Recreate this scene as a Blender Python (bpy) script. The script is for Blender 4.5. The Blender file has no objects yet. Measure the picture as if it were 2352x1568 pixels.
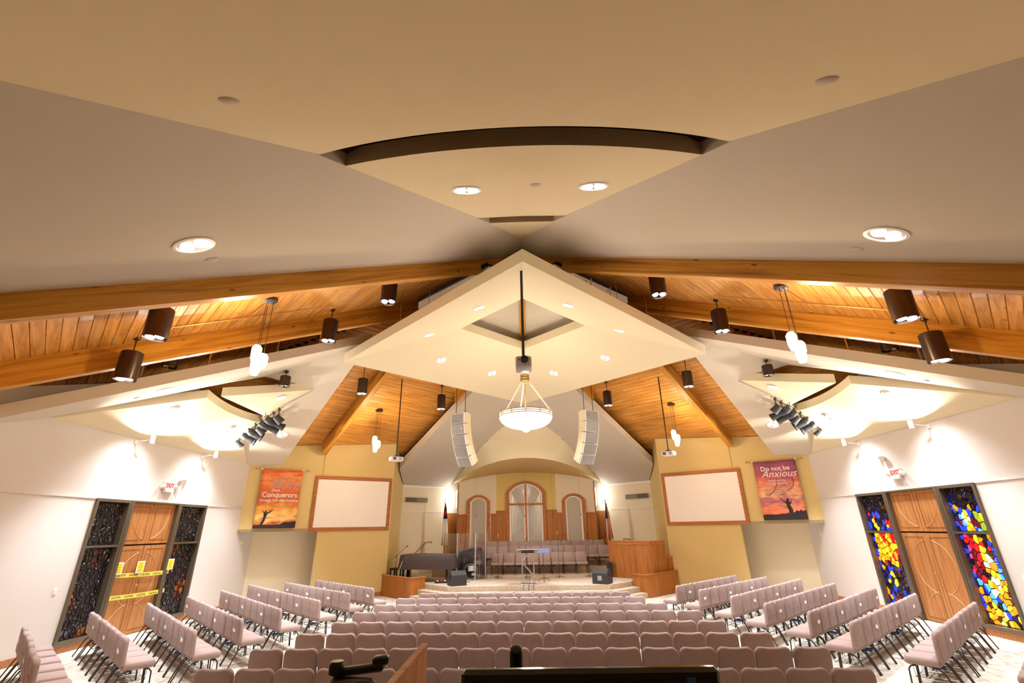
import bpy, bmesh, math, random
from mathutils import Vector, Matrix, Euler
random.seed(7)
R = math.radians
S2 = math.sqrt(0.5)
scene = bpy.context.scene
col = scene.collection

# ------------------------------------------------------------------ camera
cam = bpy.data.cameras.new('camera'); cam_o = bpy.data.objects.new('camera', cam); col.objects.link(cam_o)
cam.sensor_width = 36.0; cam.lens = 36.0 * 1065.218 / 2352.0; cam.clip_start = 0.05; cam.clip_end = 200
PITCH, YAW, ROLL = 0.382651, 0.020830, -0.016203
_f = Vector((-math.sin(YAW) * math.cos(PITCH), math.cos(YAW) * math.cos(PITCH), math.sin(PITCH)))
_r = Vector((math.cos(YAW), math.sin(YAW), 0)); _u = _r.cross(_f)
_r2 = math.cos(ROLL) * _r + math.sin(ROLL) * _u; _u2 = -math.sin(ROLL) * _r + math.cos(ROLL) * _u
cam_o.matrix_world = Matrix(((_r2.x, _u2.x, -_f.x, -0.0713), (_r2.y, _u2.y, -_f.y, 0.0), (_r2.z, _u2.z, -_f.z, 2.4776), (0, 0, 0, 1)))
scene.camera = cam_o

# ------------------------------------------------------------------ world + exposure
world = bpy.data.worlds.new('world'); scene.world = world; world.use_nodes = True
world.node_tree.nodes['Background'].inputs[0].default_value = (0.9, 0.85, 0.8, 1)
world.node_tree.nodes['Background'].inputs[1].default_value = 0.05
vs = scene.view_settings
vs.view_transform = 'Standard'; vs.look = 'None'; vs.gamma = 1.0; vs.exposure = 0.0; vs.use_curve_mapping = False

# light levels of the lamp families (watts), used by the lamp builders below
W_CAN, W_CYL, W_PEND, W_BOWL, W_UP, W_WASH = 900.0, 1500.0, 160.0, 180.0, 560.0, 210.0
W_STAGE = 850.0
COOL, WARM, BOWLC = (0.90, 0.955, 1.0), (1.0, 0.76, 0.44), (1.0, 0.94, 0.80)

# ------------------------------------------------------------------ materials
def lin(r, g, b):
    f = lambda c: (c / 255.0) / 12.92 if c / 255.0 <= 0.04045 else ((c / 255.0 + 0.055) / 1.055) ** 2.4
    return (f(r), f(g), f(b), 1.0)
MATS = {}
def _new(name):
    m = bpy.data.materials.new(name); m.use_nodes = True; MATS[name] = m
    nt = m.node_tree; return m, nt, nt.nodes['Principled BSDF']
def mat(name, c, rough=0.6, metal=0.0, spec=0.5, em=None, ems=0.0, alpha=1.0, trans=0.0, var=0.0, scale=6.0, bump=0.0, bscale=60.0, sheen=0.0):
    m, nt, b = _new(name)
    b.inputs['Base Color'].default_value = c; b.inputs['Roughness'].default_value = rough
    b.inputs['Metallic'].default_value = metal; b.inputs['Specular IOR Level'].default_value = spec
    b.inputs['Alpha'].default_value = alpha; b.inputs['Transmission Weight'].default_value = trans
    if sheen: b.inputs['Sheen Weight'].default_value = sheen
    if em is not None:
        b.inputs['Emission Color'].default_value = em; b.inputs['Emission Strength'].default_value = ems
    if var or bump:
        tc = nt.nodes.new('ShaderNodeTexCoord')
    if var:
        n = nt.nodes.new('ShaderNodeTexNoise'); n.inputs['Scale'].default_value = scale; n.inputs['Detail'].default_value = 5
        nt.links.new(tc.outputs['Object'], n.inputs['Vector'])
        rp = nt.nodes.new('ShaderNodeValToRGB'); e = rp.color_ramp.elements
        e[0].position = 0.3; e[1].position = 0.7
        e[0].color = tuple(max(0, x * (1 - var)) for x in c[:3]) + (1,); e[1].color = tuple(min(1, x * (1 + var)) for x in c[:3]) + (1,)
        nt.links.new(n.outputs['Fac'], rp.inputs['Fac']); nt.links.new(rp.outputs['Color'], b.inputs['Base Color'])
    if bump:
        n2 = nt.nodes.new('ShaderNodeTexNoise'); n2.inputs['Scale'].default_value = bscale; n2.inputs['Detail'].default_value = 4
        nt.links.new(tc.outputs['Object'], n2.inputs['Vector'])
        bp = nt.nodes.new('ShaderNodeBump'); bp.inputs['Strength'].default_value = bump; bp.inputs['Distance'].default_value = 0.01
        nt.links.new(n2.outputs['Fac'], bp.inputs['Height']); nt.links.new(bp.outputs['Normal'], b.inputs['Normal'])
    return m
def wood(name, dark, mid, light, axis=0, along=0.7, across=14.0, rough=0.42, knots=0.0, rnd=0.25, spec=0.35):
    """long grain along the object's own axis; optional knots; small shift per object"""
    m, nt, b = _new(name); N, L = nt.nodes, nt.links
    tc = N.new('ShaderNodeTexCoord'); mp = N.new('ShaderNodeMapping')
    sc = [across] * 3; sc[axis] = along; mp.inputs['Scale'].default_value = sc
    oi = N.new('ShaderNodeObjectInfo'); cb = N.new('ShaderNodeCombineXYZ'); mu = N.new('ShaderNodeMath'); mu.operation = 'MULTIPLY'; mu.inputs[1].default_value = 37.0
    L.new(oi.outputs['Random'], mu.inputs[0])
    for i in range(3): L.new(mu.outputs[0], cb.inputs[i])
    L.new(cb.outputs[0], mp.inputs['Location']); L.new(tc.outputs['Object'], mp.inputs['Vector'])
    n = N.new('ShaderNodeTexNoise'); n.inputs['Scale'].default_value = 1.0; n.inputs['Detail'].default_value = 7; n.inputs['Roughness'].default_value = 0.62; n.inputs['Distortion'].default_value = 0.6
    L.new(mp.outputs[0], n.inputs['Vector'])
    rp = N.new('ShaderNodeValToRGB'); rp.color_ramp.elements.new(0.5)
    for e, p, c in zip(rp.color_ramp.elements, (0.30, 0.5, 0.72), (dark, mid, light)): e.position = p; e.color = c
    L.new(n.outputs['Fac'], rp.inputs['Fac'])
    hv = N.new('ShaderNodeHueSaturation'); ma = N.new('ShaderNodeMapRange'); ma.inputs['To Min'].default_value = 1 - rnd; ma.inputs['To Max'].default_value = 1 + rnd
    L.new(oi.outputs['Random'], ma.inputs['Value']); L.new(ma.outputs[0], hv.inputs['Value']); L.new(rp.outputs['Color'], hv.inputs['Color'])
    out = hv.outputs['Color']
    if knots:
        mp2 = N.new('ShaderNodeMapping'); s2 = [4.5] * 3; s2[axis] = 1.7; mp2.inputs['Scale'].default_value = s2
        L.new(cb.outputs[0], mp2.inputs['Location']); L.new(tc.outputs['Object'], mp2.inputs['Vector'])
        v = N.new('ShaderNodeTexVoronoi'); v.inputs['Scale'].default_value = 1.0; L.new(mp2.outputs[0], v.inputs['Vector'])
        r2 = N.new('ShaderNodeValToRGB'); e = r2.color_ramp.elements; e[0].position = 0.05; e[0].color = (knots, knots, knots, 1); e[1].position = 0.13; e[1].color = (0, 0, 0, 1)
        L.new(v.outputs['Distance'], r2.inputs['Fac'])
        mx = N.new('ShaderNodeMix'); mx.data_type = 'RGBA'; L.new(r2.outputs['Color'], mx.inputs['Factor']); L.new(out, mx.inputs[6]); mx.inputs[7].default_value = tuple(x * 0.35 for x in dark[:3]) + (1,)
        out = mx.outputs[2]
    L.new(out, b.inputs['Base Color']); b.inputs['Roughness'].default_value = rough; b.inputs['Specular IOR Level'].default_value = spec
    bp = N.new('ShaderNodeBump'); bp.inputs['Strength'].default_value = 0.12; bp.inputs['Distance'].default_value = 0.004
    L.new(n.outputs['Fac'], bp.inputs['Height']); L.new(bp.outputs['Normal'], b.inputs['Normal'])
    return m
def carpet(name, c1, c2, c3):
    m, nt, b = _new(name); N, L = nt.nodes, nt.links
    tc = N.new('ShaderNodeTexCoord')
    mp = N.new('ShaderNodeMapping'); mp.inputs['Scale'].default_value = (9, 2.6, 9); L.new(tc.outputs['Object'], mp.inputs['Vector'])
    n = N.new('ShaderNodeTexNoise'); n.inputs['Scale'].default_value = 1.0; n.inputs['Detail'].default_value = 3; n.inputs['Distortion'].default_value = 1.4; L.new(mp.outputs[0], n.inputs['Vector'])
    rp = N.new('ShaderNodeValToRGB'); rp.color_ramp.elements.new(0.5)
    for e, p, c in zip(rp.color_ramp.elements, (0.38, 0.5, 0.64), (c1, c2, c3)): e.position = p; e.color = c
    L.new(n.outputs['Fac'], rp.inputs['Fac']); L.new(rp.outputs['Color'], b.inputs['Base Color'])
    b.inputs['Roughness'].default_value = 0.95; b.inputs['Specular IOR Level'].default_value = 0.1
    n2 = N.new('ShaderNodeTexNoise'); n2.inputs['Scale'].default_value = 220; L.new(tc.outputs['Object'], n2.inputs['Vector'])
    bp = N.new('ShaderNodeBump'); bp.inputs['Strength'].default_value = 0.4; bp.inputs['Distance'].default_value = 0.01; L.new(n2.outputs['Fac'], bp.inputs['Height']); L.new(bp.outputs['Normal'], b.inputs['Normal'])
    return m
def sunset(name, stops, cloud, cl):
    """printed sky: colour ramp over the cloth's height with printed cloud streaks"""
    m, nt, b = _new(name); N, L = nt.nodes, nt.links
    tc = N.new('ShaderNodeTexCoord'); sp = N.new('ShaderNodeSeparateXYZ'); L.new(tc.outputs['Object'], sp.inputs[0])
    mp = N.new('ShaderNodeMapping'); mp.inputs['Scale'].default_value = (1.6, 1.0, 4.5); L.new(tc.outputs['Object'], mp.inputs['Vector'])
    n = N.new('ShaderNodeTexNoise'); n.inputs['Scale'].default_value = 1.6; n.inputs['Detail'].default_value = 5; L.new(mp.outputs[0], n.inputs['Vector'])
    ad = N.new('ShaderNodeMath'); ad.operation = 'MULTIPLY_ADD'; ad.inputs[1].default_value = 0.55; L.new(n.outputs['Fac'], ad.inputs[0])
    mr = N.new('ShaderNodeMapRange'); mr.inputs['From Min'].default_value = 0.0; mr.inputs['From Max'].default_value = 2.17; mr.inputs['To Min'].default_value = -0.275; mr.inputs['To Max'].default_value = 0.725
    L.new(sp.outputs['Z'], mr.inputs['Value']); L.new(mr.outputs[0], ad.inputs[2])
    rp = N.new('ShaderNodeValToRGB')
    while len(rp.color_ramp.elements) < len(stops): rp.color_ramp.elements.new(0.5)
    for e, (p, c) in zip(rp.color_ramp.elements, stops): e.position = p; e.color = c
    L.new(ad.outputs[0], rp.inputs['Fac'])
    mp2 = N.new('ShaderNodeMapping'); mp2.inputs['Scale'].default_value = (1.2, 1, 6.0); mp2.inputs['Location'].default_value = (3.1, 0, 1.7); L.new(tc.outputs['Object'], mp2.inputs['Vector'])
    n2 = N.new('ShaderNodeTexNoise'); n2.inputs['Scale'].default_value = 1.3; n2.inputs['Detail'].default_value = 4; L.new(mp2.outputs[0], n2.inputs['Vector'])
    r2 = N.new('ShaderNodeValToRGB'); r2.color_ramp.elements[0].position = 0.52; r2.color_ramp.elements[0].color = (0, 0, 0, 1); r2.color_ramp.elements[1].position = 0.66; r2.color_ramp.elements[1].color = (cl, cl, cl, 1)
    L.new(n2.outputs['Fac'], r2.inputs['Fac'])
    mx = N.new('ShaderNodeMix'); mx.data_type = 'RGBA'; L.new(r2.outputs['Color'], mx.inputs['Factor']); L.new(rp.outputs['Color'], mx.inputs[6]); mx.inputs[7].default_value = cloud
    L.new(mx.outputs[2], b.inputs['Base Color']); b.inputs['Roughness'].default_value = 0.7
    return m

mat('white_wall', lin(218, 210, 206), 0.85, spec=0.2, bump=0.05, bscale=90)
mat('rear_wall', lin(126, 100, 78), 0.8)
mat('ceiling_beige', lin(202, 190, 174), 0.85, spec=0.2, bump=0.05, bscale=90)
mat('ceiling_tan', lin(222, 203, 168), 0.85, spec=0.2, bump=0.05, bscale=90)
mat('cloud_cream', lin(226, 212, 180), 0.85, spec=0.2, bump=0.05, bscale=90)
mat('cloud_white', lin(214, 202, 184), 0.85, spec=0.2, bump=0.05, bscale=90)
mat('wall_yellow', lin(221, 196, 136), 0.85, spec=0.2, bump=0.05, bscale=90)
mat('wall_ochre', lin(214, 186, 116), 0.85, spec=0.2)
mat('wall_cream', lin(226, 212, 184), 0.85, spec=0.2)
mat('soffit_tan', lin(214, 182, 124), 0.85, spec=0.2)
mat('dark_void', lin(60, 38, 22), 0.9)  # darkness of unlit space put into the colour
wood('deck_wood', lin(160, 102, 38), lin(202, 140, 64), lin(222, 168, 92), axis=0, along=0.8, across=11, knots=0.8, rnd=0.14, rough=0.45)
wood('beam_wood', lin(146, 90, 24), lin(200, 138, 48), lin(220, 164, 74), axis=0, along=0.45, across=9, knots=0.85, rnd=0.06, rough=0.4)
wood('door_wood', lin(150, 92, 46), lin(182, 122, 70), lin(198, 140, 86), axis=2, along=1.0, across=20, rnd=0.04, rough=0.45)
wood('oak_panel', lin(142, 82, 34), lin(176, 110, 52), lin(194, 130, 66), axis=2, along=0.9, across=16, rnd=0.06, rough=0.42)
wood('oak_trim', lin(150, 86, 40), lin(176, 108, 58), lin(192, 126, 72), axis=0, along=0.9, across=22, rnd=0.05, rough=0.42)
wood('base_wood', lin(150, 92, 50), lin(178, 118, 74), lin(196, 138, 92), axis=0, along=0.8, across=22, rnd=0.05)
carpet('carpet', lin(176, 164, 148), lin(204, 194, 180), lin(216, 207, 194))
carpet('stage_carpet', lin(184, 166, 148), lin(194, 176, 158), lin(202, 186, 168))
mat('fabric', lin(160, 139, 134), 0.95, spec=0.15, var=0.06, scale=40, bump=0.25, bscale=260)
mat('fabric_pocket', lin(157, 136, 131), 0.95, spec=0.15, bump=0.2, bscale=260)
mat('leg_metal', lin(58, 46, 42), 0.35, metal=0.4)
mat('black_metal', lin(26, 24, 24), 0.4)
mat('black_plastic', lin(14, 12, 14), 0.3, spec=0.5)
mat('gloss_black', lin(8, 8, 9), 0.08, spec=0.6)
mat('bronze_can', lin(74, 58, 50), 0.3, metal=0.75)
mat('chrome', lin(210, 210, 214), 0.15, metal=1.0)
mat('steel', lin(176, 176, 180), 0.35, metal=0.9)
mat('brass', lin(196, 160, 84), 0.25, metal=0.9)
mat('gold_metal', lin(178, 150, 100), 0.3, metal=0.8)
mat('white_plastic', lin(236, 232, 228), 0.45)
mat('white_paint', lin(240, 232, 222), 0.6)
mat('grey_plastic', lin(170, 166, 166), 0.45)
mat('grille', lin(150, 149, 150), 0.5, var=0.12, scale=90)
mat('screen_white', lin(252, 246, 240), 0.9, spec=0.1)
mat('frame_metal', lin(112, 100, 84), 0.4, metal=0.5)
mat('paper_white', lin(248, 246, 244), 0.8)
mat('paper_yellow', lin(250, 226, 60), 0.8)
mat('tape_yellow', lin(240, 224, 96), 0.4)
mat('ink_dark', lin(70, 66, 40), 0.8)
mat('ink_ochre', lin(196, 150, 20), 0.8)
mat('ink_red', lin(190, 20, 30), 0.6)
mat('print_white', lin(250, 240, 232), 0.7)
mat('print_grey', lin(186, 162, 160), 0.7)
mat('print_shadow', lin(150, 78, 96), 0.7)
mat('silhouette', lin(42, 28, 38), 0.7)
sunset('sunset_orange', [(0.0, lin(120, 40, 30)), (0.08, lin(210, 110, 40)), (0.2, lin(252, 214, 130)), (0.34, lin(244, 170, 70)), (0.48, lin(206, 96, 56)), (0.66, lin(228, 116, 58)), (0.85, lin(246, 150, 84)), (1.0, lin(222, 100, 52))], lin(206, 84, 44), 0.5)
sunset('sunset_purple', [(0.0, lin(90, 40, 60)), (0.1, lin(238, 120, 80)), (0.2, lin(246, 150, 104)), (0.32, lin(190, 110, 128)), (0.45, lin(252, 190, 140)), (0.6, lin(232, 132, 104)), (0.75, lin(186, 92, 108)), (1.0, lin(134, 66, 100))], lin(150, 78, 110), 0.75)
mat('piano_cover', lin(62, 46, 46), 0.55, bump=0.2, bscale=8)
mat('piano_black', lin(18, 14, 14), 0.2)
mat('cover_fabric', lin(58, 54, 60), 0.6, bump=0.25, bscale=8)
mat('speaker_black', lin(48, 46, 48), 0.6, bump=0.3, bscale=160)
mat('acrylic', lin(232, 236, 244), 0.03, trans=1.0, alpha=0.28, spec=0.5)
mat('acrylic_edge', lin(196, 200, 222), 0.2, alpha=0.75)
mat('flag_white', lin(246, 240, 232), 0.8)
mat('flag_navy', lin(44, 36, 72), 0.8)
mat('flag_red', lin(186, 30, 44), 0.8)
mat('fringe_gold', lin(236, 176, 60), 0.6)
mat('book_blue', lin(36, 92, 158), 0.6)
mat('book_page', lin(238, 236, 230), 0.8)
mat('music_blue', lin(120, 128, 176), 0.5)
mat('vent_metal', lin(150, 142, 130), 0.5)
mat('vent_dark', lin(90, 84, 76), 0.7)
mat('tape_orange', lin(206, 160, 120), 0.8)
mat('cable_black', lin(30, 28, 28), 0.6)
mat('groove_highlight', lin(226, 186, 146), 0.6)  # pale colour paints the highlight on the routed arcs
mat('groove_dark', lin(112, 62, 30), 0.7)
mat('seam', lin(196, 168, 104), 0.9)
mat('pipe_silver', lin(206, 196, 180), 0.3, metal=0.5)
mat('glass_pane', lin(214, 206, 196), 0.08, alpha=0.35, spec=0.5)
mat('lens_cool', lin(255, 250, 250), 0.4, em=(1.0, 0.96, 0.94, 1), ems=14.0)
mat('lens_warm', lin(255, 240, 200), 0.4, em=(1.0, 0.74, 0.36, 1), ems=9.0)
mat('bowl_glass', lin(255, 246, 226), 0.4, em=(1.0, 0.90, 0.70, 1), ems=3.0)
mat('reflector', lin(236, 232, 228), 0.2, metal=0.8)
mat('copper_pipe', lin(210, 150, 70), 0.4, metal=0.4)
mat('led_red', lin(220, 30, 40), 0.5, em=(0.9, 0.08, 0.1, 1), ems=0.6)
for nm, c, e in [('blue', (30, 60, 235), 1.6), ('navy', (26, 24, 110), 0.35), ('cyan', (70, 150, 255), 1.9), ('red', (214, 26, 30), 1.1), ('crimson', (130, 10, 40), 0.7), ('orange', (255, 140, 10), 1.6),
                 ('yellow', (255, 200, 30), 2.0), ('pale', (255, 246, 190), 2.4), ('black', (26, 18, 34), 0.10), ('brown', (110, 54, 8), 0.5), ('green', (150, 180, 40), 1.0), ('pink', (214, 60, 130), 1.0)]:
    mat('glass_' + nm, tuple(x * 0.5 for x in lin(*c)[:3]) + (1,), 0.12, spec=0.6, em=lin(*c), ems=e)
for nm, c in [('black', (14, 11, 16)), ('plum', (34, 20, 30)), ('amber', (150, 76, 16)), ('red', (92, 16, 14)), ('navy', (20, 22, 44))]:
    mat('night_' + nm, lin(*c), 0.06, spec=1.0, bump=0.6, bscale=16)
mat('glass_lead', lin(16, 13, 14), 0.5)

# ------------------------------------------------------------------ mesh helpers
class G:
    """collects shapes, builds ONE mesh object"""
    def __init__(self): self.v = []; self.f = []
    def add(self, vs, fs):
        o = len(self.v); self.v += [tuple(p) for p in vs]; self.f += [tuple(o + i for i in f) for f in fs]; return self
    def box(self, c, s, rot=None, bev=0):
        x, y, z = (k / 2 for k in s)
        if bev:
            pts = []; b = bev
            ring = [(-x + b, -y), (x - b, -y), (x, -y + b), (x, y - b), (x - b, y), (-x + b, y), (-x, y - b), (-x, -y + b)]
            inn = [(px * (1 - b / x), py * (1 - b / y)) for px, py in ring]
            lay = [(inn, -z), (ring, -z + b), (ring, z - b), (inn, z)]
            for rr, zz in lay: pts += [Vector((px, py, zz)) for px, py in rr]
            fs = [tuple(range(7, -1, -1)), tuple(range(24, 32))]
            for k in range(3):
                for i in range(8): fs.append((k * 8 + i, k * 8 + (i + 1) % 8, k * 8 + 8 + (i + 1) % 8, k * 8 + 8 + i))
        else:
            pts = [Vector((a, b_, c_)) for c_ in (-z, z) for a, b_ in ((-x, -y), (x, -y), (x, y), (-x, y))]
            fs = [(3, 2, 1, 0), (4, 5, 6, 7), (0, 1, 5, 4), (1, 2, 6, 5), (2, 3, 7, 6), (3, 0, 4, 7)]
        if rot is not None:
            m = rot if isinstance(rot, Matrix) else Euler(rot).to_matrix()
            pts = [m @ p for p in pts]
        return self.add([p + Vector(c) for p in pts], fs)
    def tube(self, path, r, n=6, cap=True):
        path = [Vector(p) for p in path]; rs = r if isinstance(r, (list, tuple)) else [r] * len(path)
        vs, fs = [], []; prev = None
        for i, p in enumerate(path):
            d = (path[min(i + 1, len(path) - 1)] - path[max(i - 1, 0)])
            d = d.normalized() if d.length > 1e-9 else Vector((0, 0, 1))
            a = d.cross(Vector((0, 0, 1))) if prev is None else prev - d * prev.dot(d)
            if a.length < 1e-4: a = d.cross(Vector((1, 0, 0)))
            a.normalize(); prev = a; b = d.cross(a)
            vs += [p + (a * math.cos(2 * math.pi * k / n) + b * math.sin(2 * math.pi * k / n)) * rs[i] for k in range(n)]
        for i in range(len(path) - 1):
            for k in range(n): fs.append((i * n + k, i * n + (k + 1) % n, (i + 1) * n + (k + 1) % n, (i + 1) * n + k))
        if cap: fs += [tuple(range(n - 1, -1, -1)), tuple(range((len(path) - 1) * n, len(path) * n))]
        return self.add(vs, fs)
    def lathe(self, prof, n=24, c=(0, 0, 0), m=None):
        vs, fs = [], []
        for (r, z) in prof: vs += [Vector((r * math.cos(2 * math.pi * k / n), r * math.sin(2 * math.pi * k / n), z)) for k in range(n)]
        for i in range(len(prof) - 1):
            for k in range(n): fs.append((i * n + k, i * n + (k + 1) % n, (i + 1) * n + (k + 1) % n, (i + 1) * n + k))
        if prof[0][0] > 1e-6: fs.append(tuple(range(n - 1, -1, -1)))
        if prof[-1][0] > 1e-6: fs.append(tuple(range((len(prof) - 1) * n, len(prof) * n)))
        if m is not None: vs = [m @ p for p in vs]
        return self.add([p + Vector(c) for p in vs], fs)
    def slab(self, poly, d):
        """polygon of 3-D points pushed along vector d"""
        n = len(poly); d = Vector(d); a = [Vector(p) for p in poly]; b = [p + d for p in a]
        return self.add(a + b, [tuple(range(n)), tuple(range(2 * n - 1, n - 1, -1))] + [(i + n, (i + 1) % n + n, (i + 1) % n, i) for i in range(n)])
    def strip(self, A_, B_):
        n = len(A_); return self.add(list(A_) + list(B_), [(i, i + 1, n + i + 1, n + i) for i in range(n - 1)])
    def layers(self, rings):
        n = len(rings[0]); vs = [p for r in rings for p in r]; fs = [tuple(range(n - 1, -1, -1)), tuple(range((len(rings) - 1) * n, len(rings) * n))]
        for k in range(len(rings) - 1):
            for i in range(n): fs.append((k * n + i, k * n + (i + 1) % n, (k + 1) * n + (i + 1) % n, (k + 1) * n + i))
        return self.add(vs, fs)
    def mesh(self, name, m, smooth=False):
        me = bpy.data.meshes.new(name); me.from_pydata(self.v, [], self.f); me.materials.append(MATS[m])
        bm = bmesh.new(); bm.from_mesh(me); bmesh.ops.recalc_face_normals(bm, faces=bm.faces); bm.to_mesh(me); bm.free()
        if smooth:
            me.polygons.foreach_set('use_smooth', [True] * len(me.polygons))
            if smooth != 'all': me.set_sharp_from_angle(angle=R(40))
        me.update(); return me
    def build(self, name, m, parent=None, smooth=False, loc=(0, 0, 0), rot=None):
        return link(name, self.mesh(name, m, smooth), parent, loc, rot)
def link(name, me, parent=None, loc=(0, 0, 0), rot=None):
    o = bpy.data.objects.new(name, me); col.objects.link(o)
    if parent is not None: o.parent = parent
    o.location = loc
    if rot is not None: o.rotation_euler = rot
    return o
def tag(o, label=None, cat=None, group=None, kind=None):
    if label: o['label'] = label
    if cat: o['category'] = cat
    if group: o['group'] = group
    if kind: o['kind'] = kind
    return o
def thing(name, label, cat, loc=(0, 0, 0), rz=0, group=None):
    o = bpy.data.objects.new(name, None); col.objects.link(o); o.location = loc; o.rotation_euler = (0, 0, rz); o.empty_display_size = 0.1
    return tag(o, label, cat, group)
def struct(o, label=None, cat=None): return tag(o, label, cat, kind='structure')
def sroot(name, label=None, cat=None, loc=(0, 0, 0)):
    o = bpy.data.objects.new(name, None); col.objects.link(o); o.location = loc; return tag(o, label, cat, kind='structure')
def lamp(kind, name, parent, loc, w, c=COOL, size=0.05, angle=80, blend=0.6, rot=None):
    l = bpy.data.lights.new(name, kind); l.energy = w; l.color = c
    if kind == 'SPOT': l.spot_size = R(angle); l.spot_blend = blend
    if kind in ('SPOT', 'POINT'): l.shadow_soft_size = size
    o = bpy.data.objects.new(name, l); col.objects.link(o); o.parent = parent; o.location = loc
    if rot is not None: o.rotation_euler = rot
    return o
def text_mesh(body, size, m, shear=0.0, ext=0.002, bold=0.0):
    cu = bpy.data.curves.new('lettering', 'FONT'); cu.body = body; cu.size = size; cu.shear = shear; cu.extrude = ext; cu.offset = bold; cu.resolution_u = 3
    o = bpy.data.objects.new('lettering', cu); col.objects.link(o); bpy.context.view_layer.update()
    me = bpy.data.meshes.new_from_object(o.evaluated_get(bpy.context.evaluated_depsgraph_get()))
    bpy.data.objects.remove(o); bpy.data.curves.remove(cu); me.materials.clear(); me.materials.append(MATS[m]); return me
def arc(cx, cz, r, a0, a1, n):
    return [(cx + r * math.cos(R(a0 + (a1 - a0) * k / n)), cz + r * math.sin(R(a0 + (a1 - a0) * k / n))) for k in range(n + 1)]
ORD = ['first', 'second', 'third', 'fourth', 'fifth', 'sixth', 'seventh', 'eighth', 'ninth', 'tenth', 'eleventh', 'twelfth', 'thirteenth', 'fourteenth', 'fifteenth', 'sixteenth']
SIDE = {-1: 'left', 1: 'right'}
# ================================================================== THE SETTING
WX, YC, T = 10.7, 14.0, 0.34
def zdf(x, y): return 5.95 - T * (abs(x) - y) if y <= YC else 15.47 - T * (abs(x) + y)      # wood deck
def zcl(x, y): return (5.17 - T * (abs(x) - y)) if y <= YC else 14.69 - T * (abs(x) + y)    # side clouds, lower face
def znf(x, y): return 5.81 - T * (abs(x) - y)                                               # drywall near the camera

floor = struct(G().slab([(-11.2, -2.2, 0), (11.2, -2.2, 0), (11.2, 27, 0), (-11.2, 27, 0)], (0, 0, -0.12)).build('floor', 'carpet'), 'beige carpet floor of the worship hall')

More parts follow.
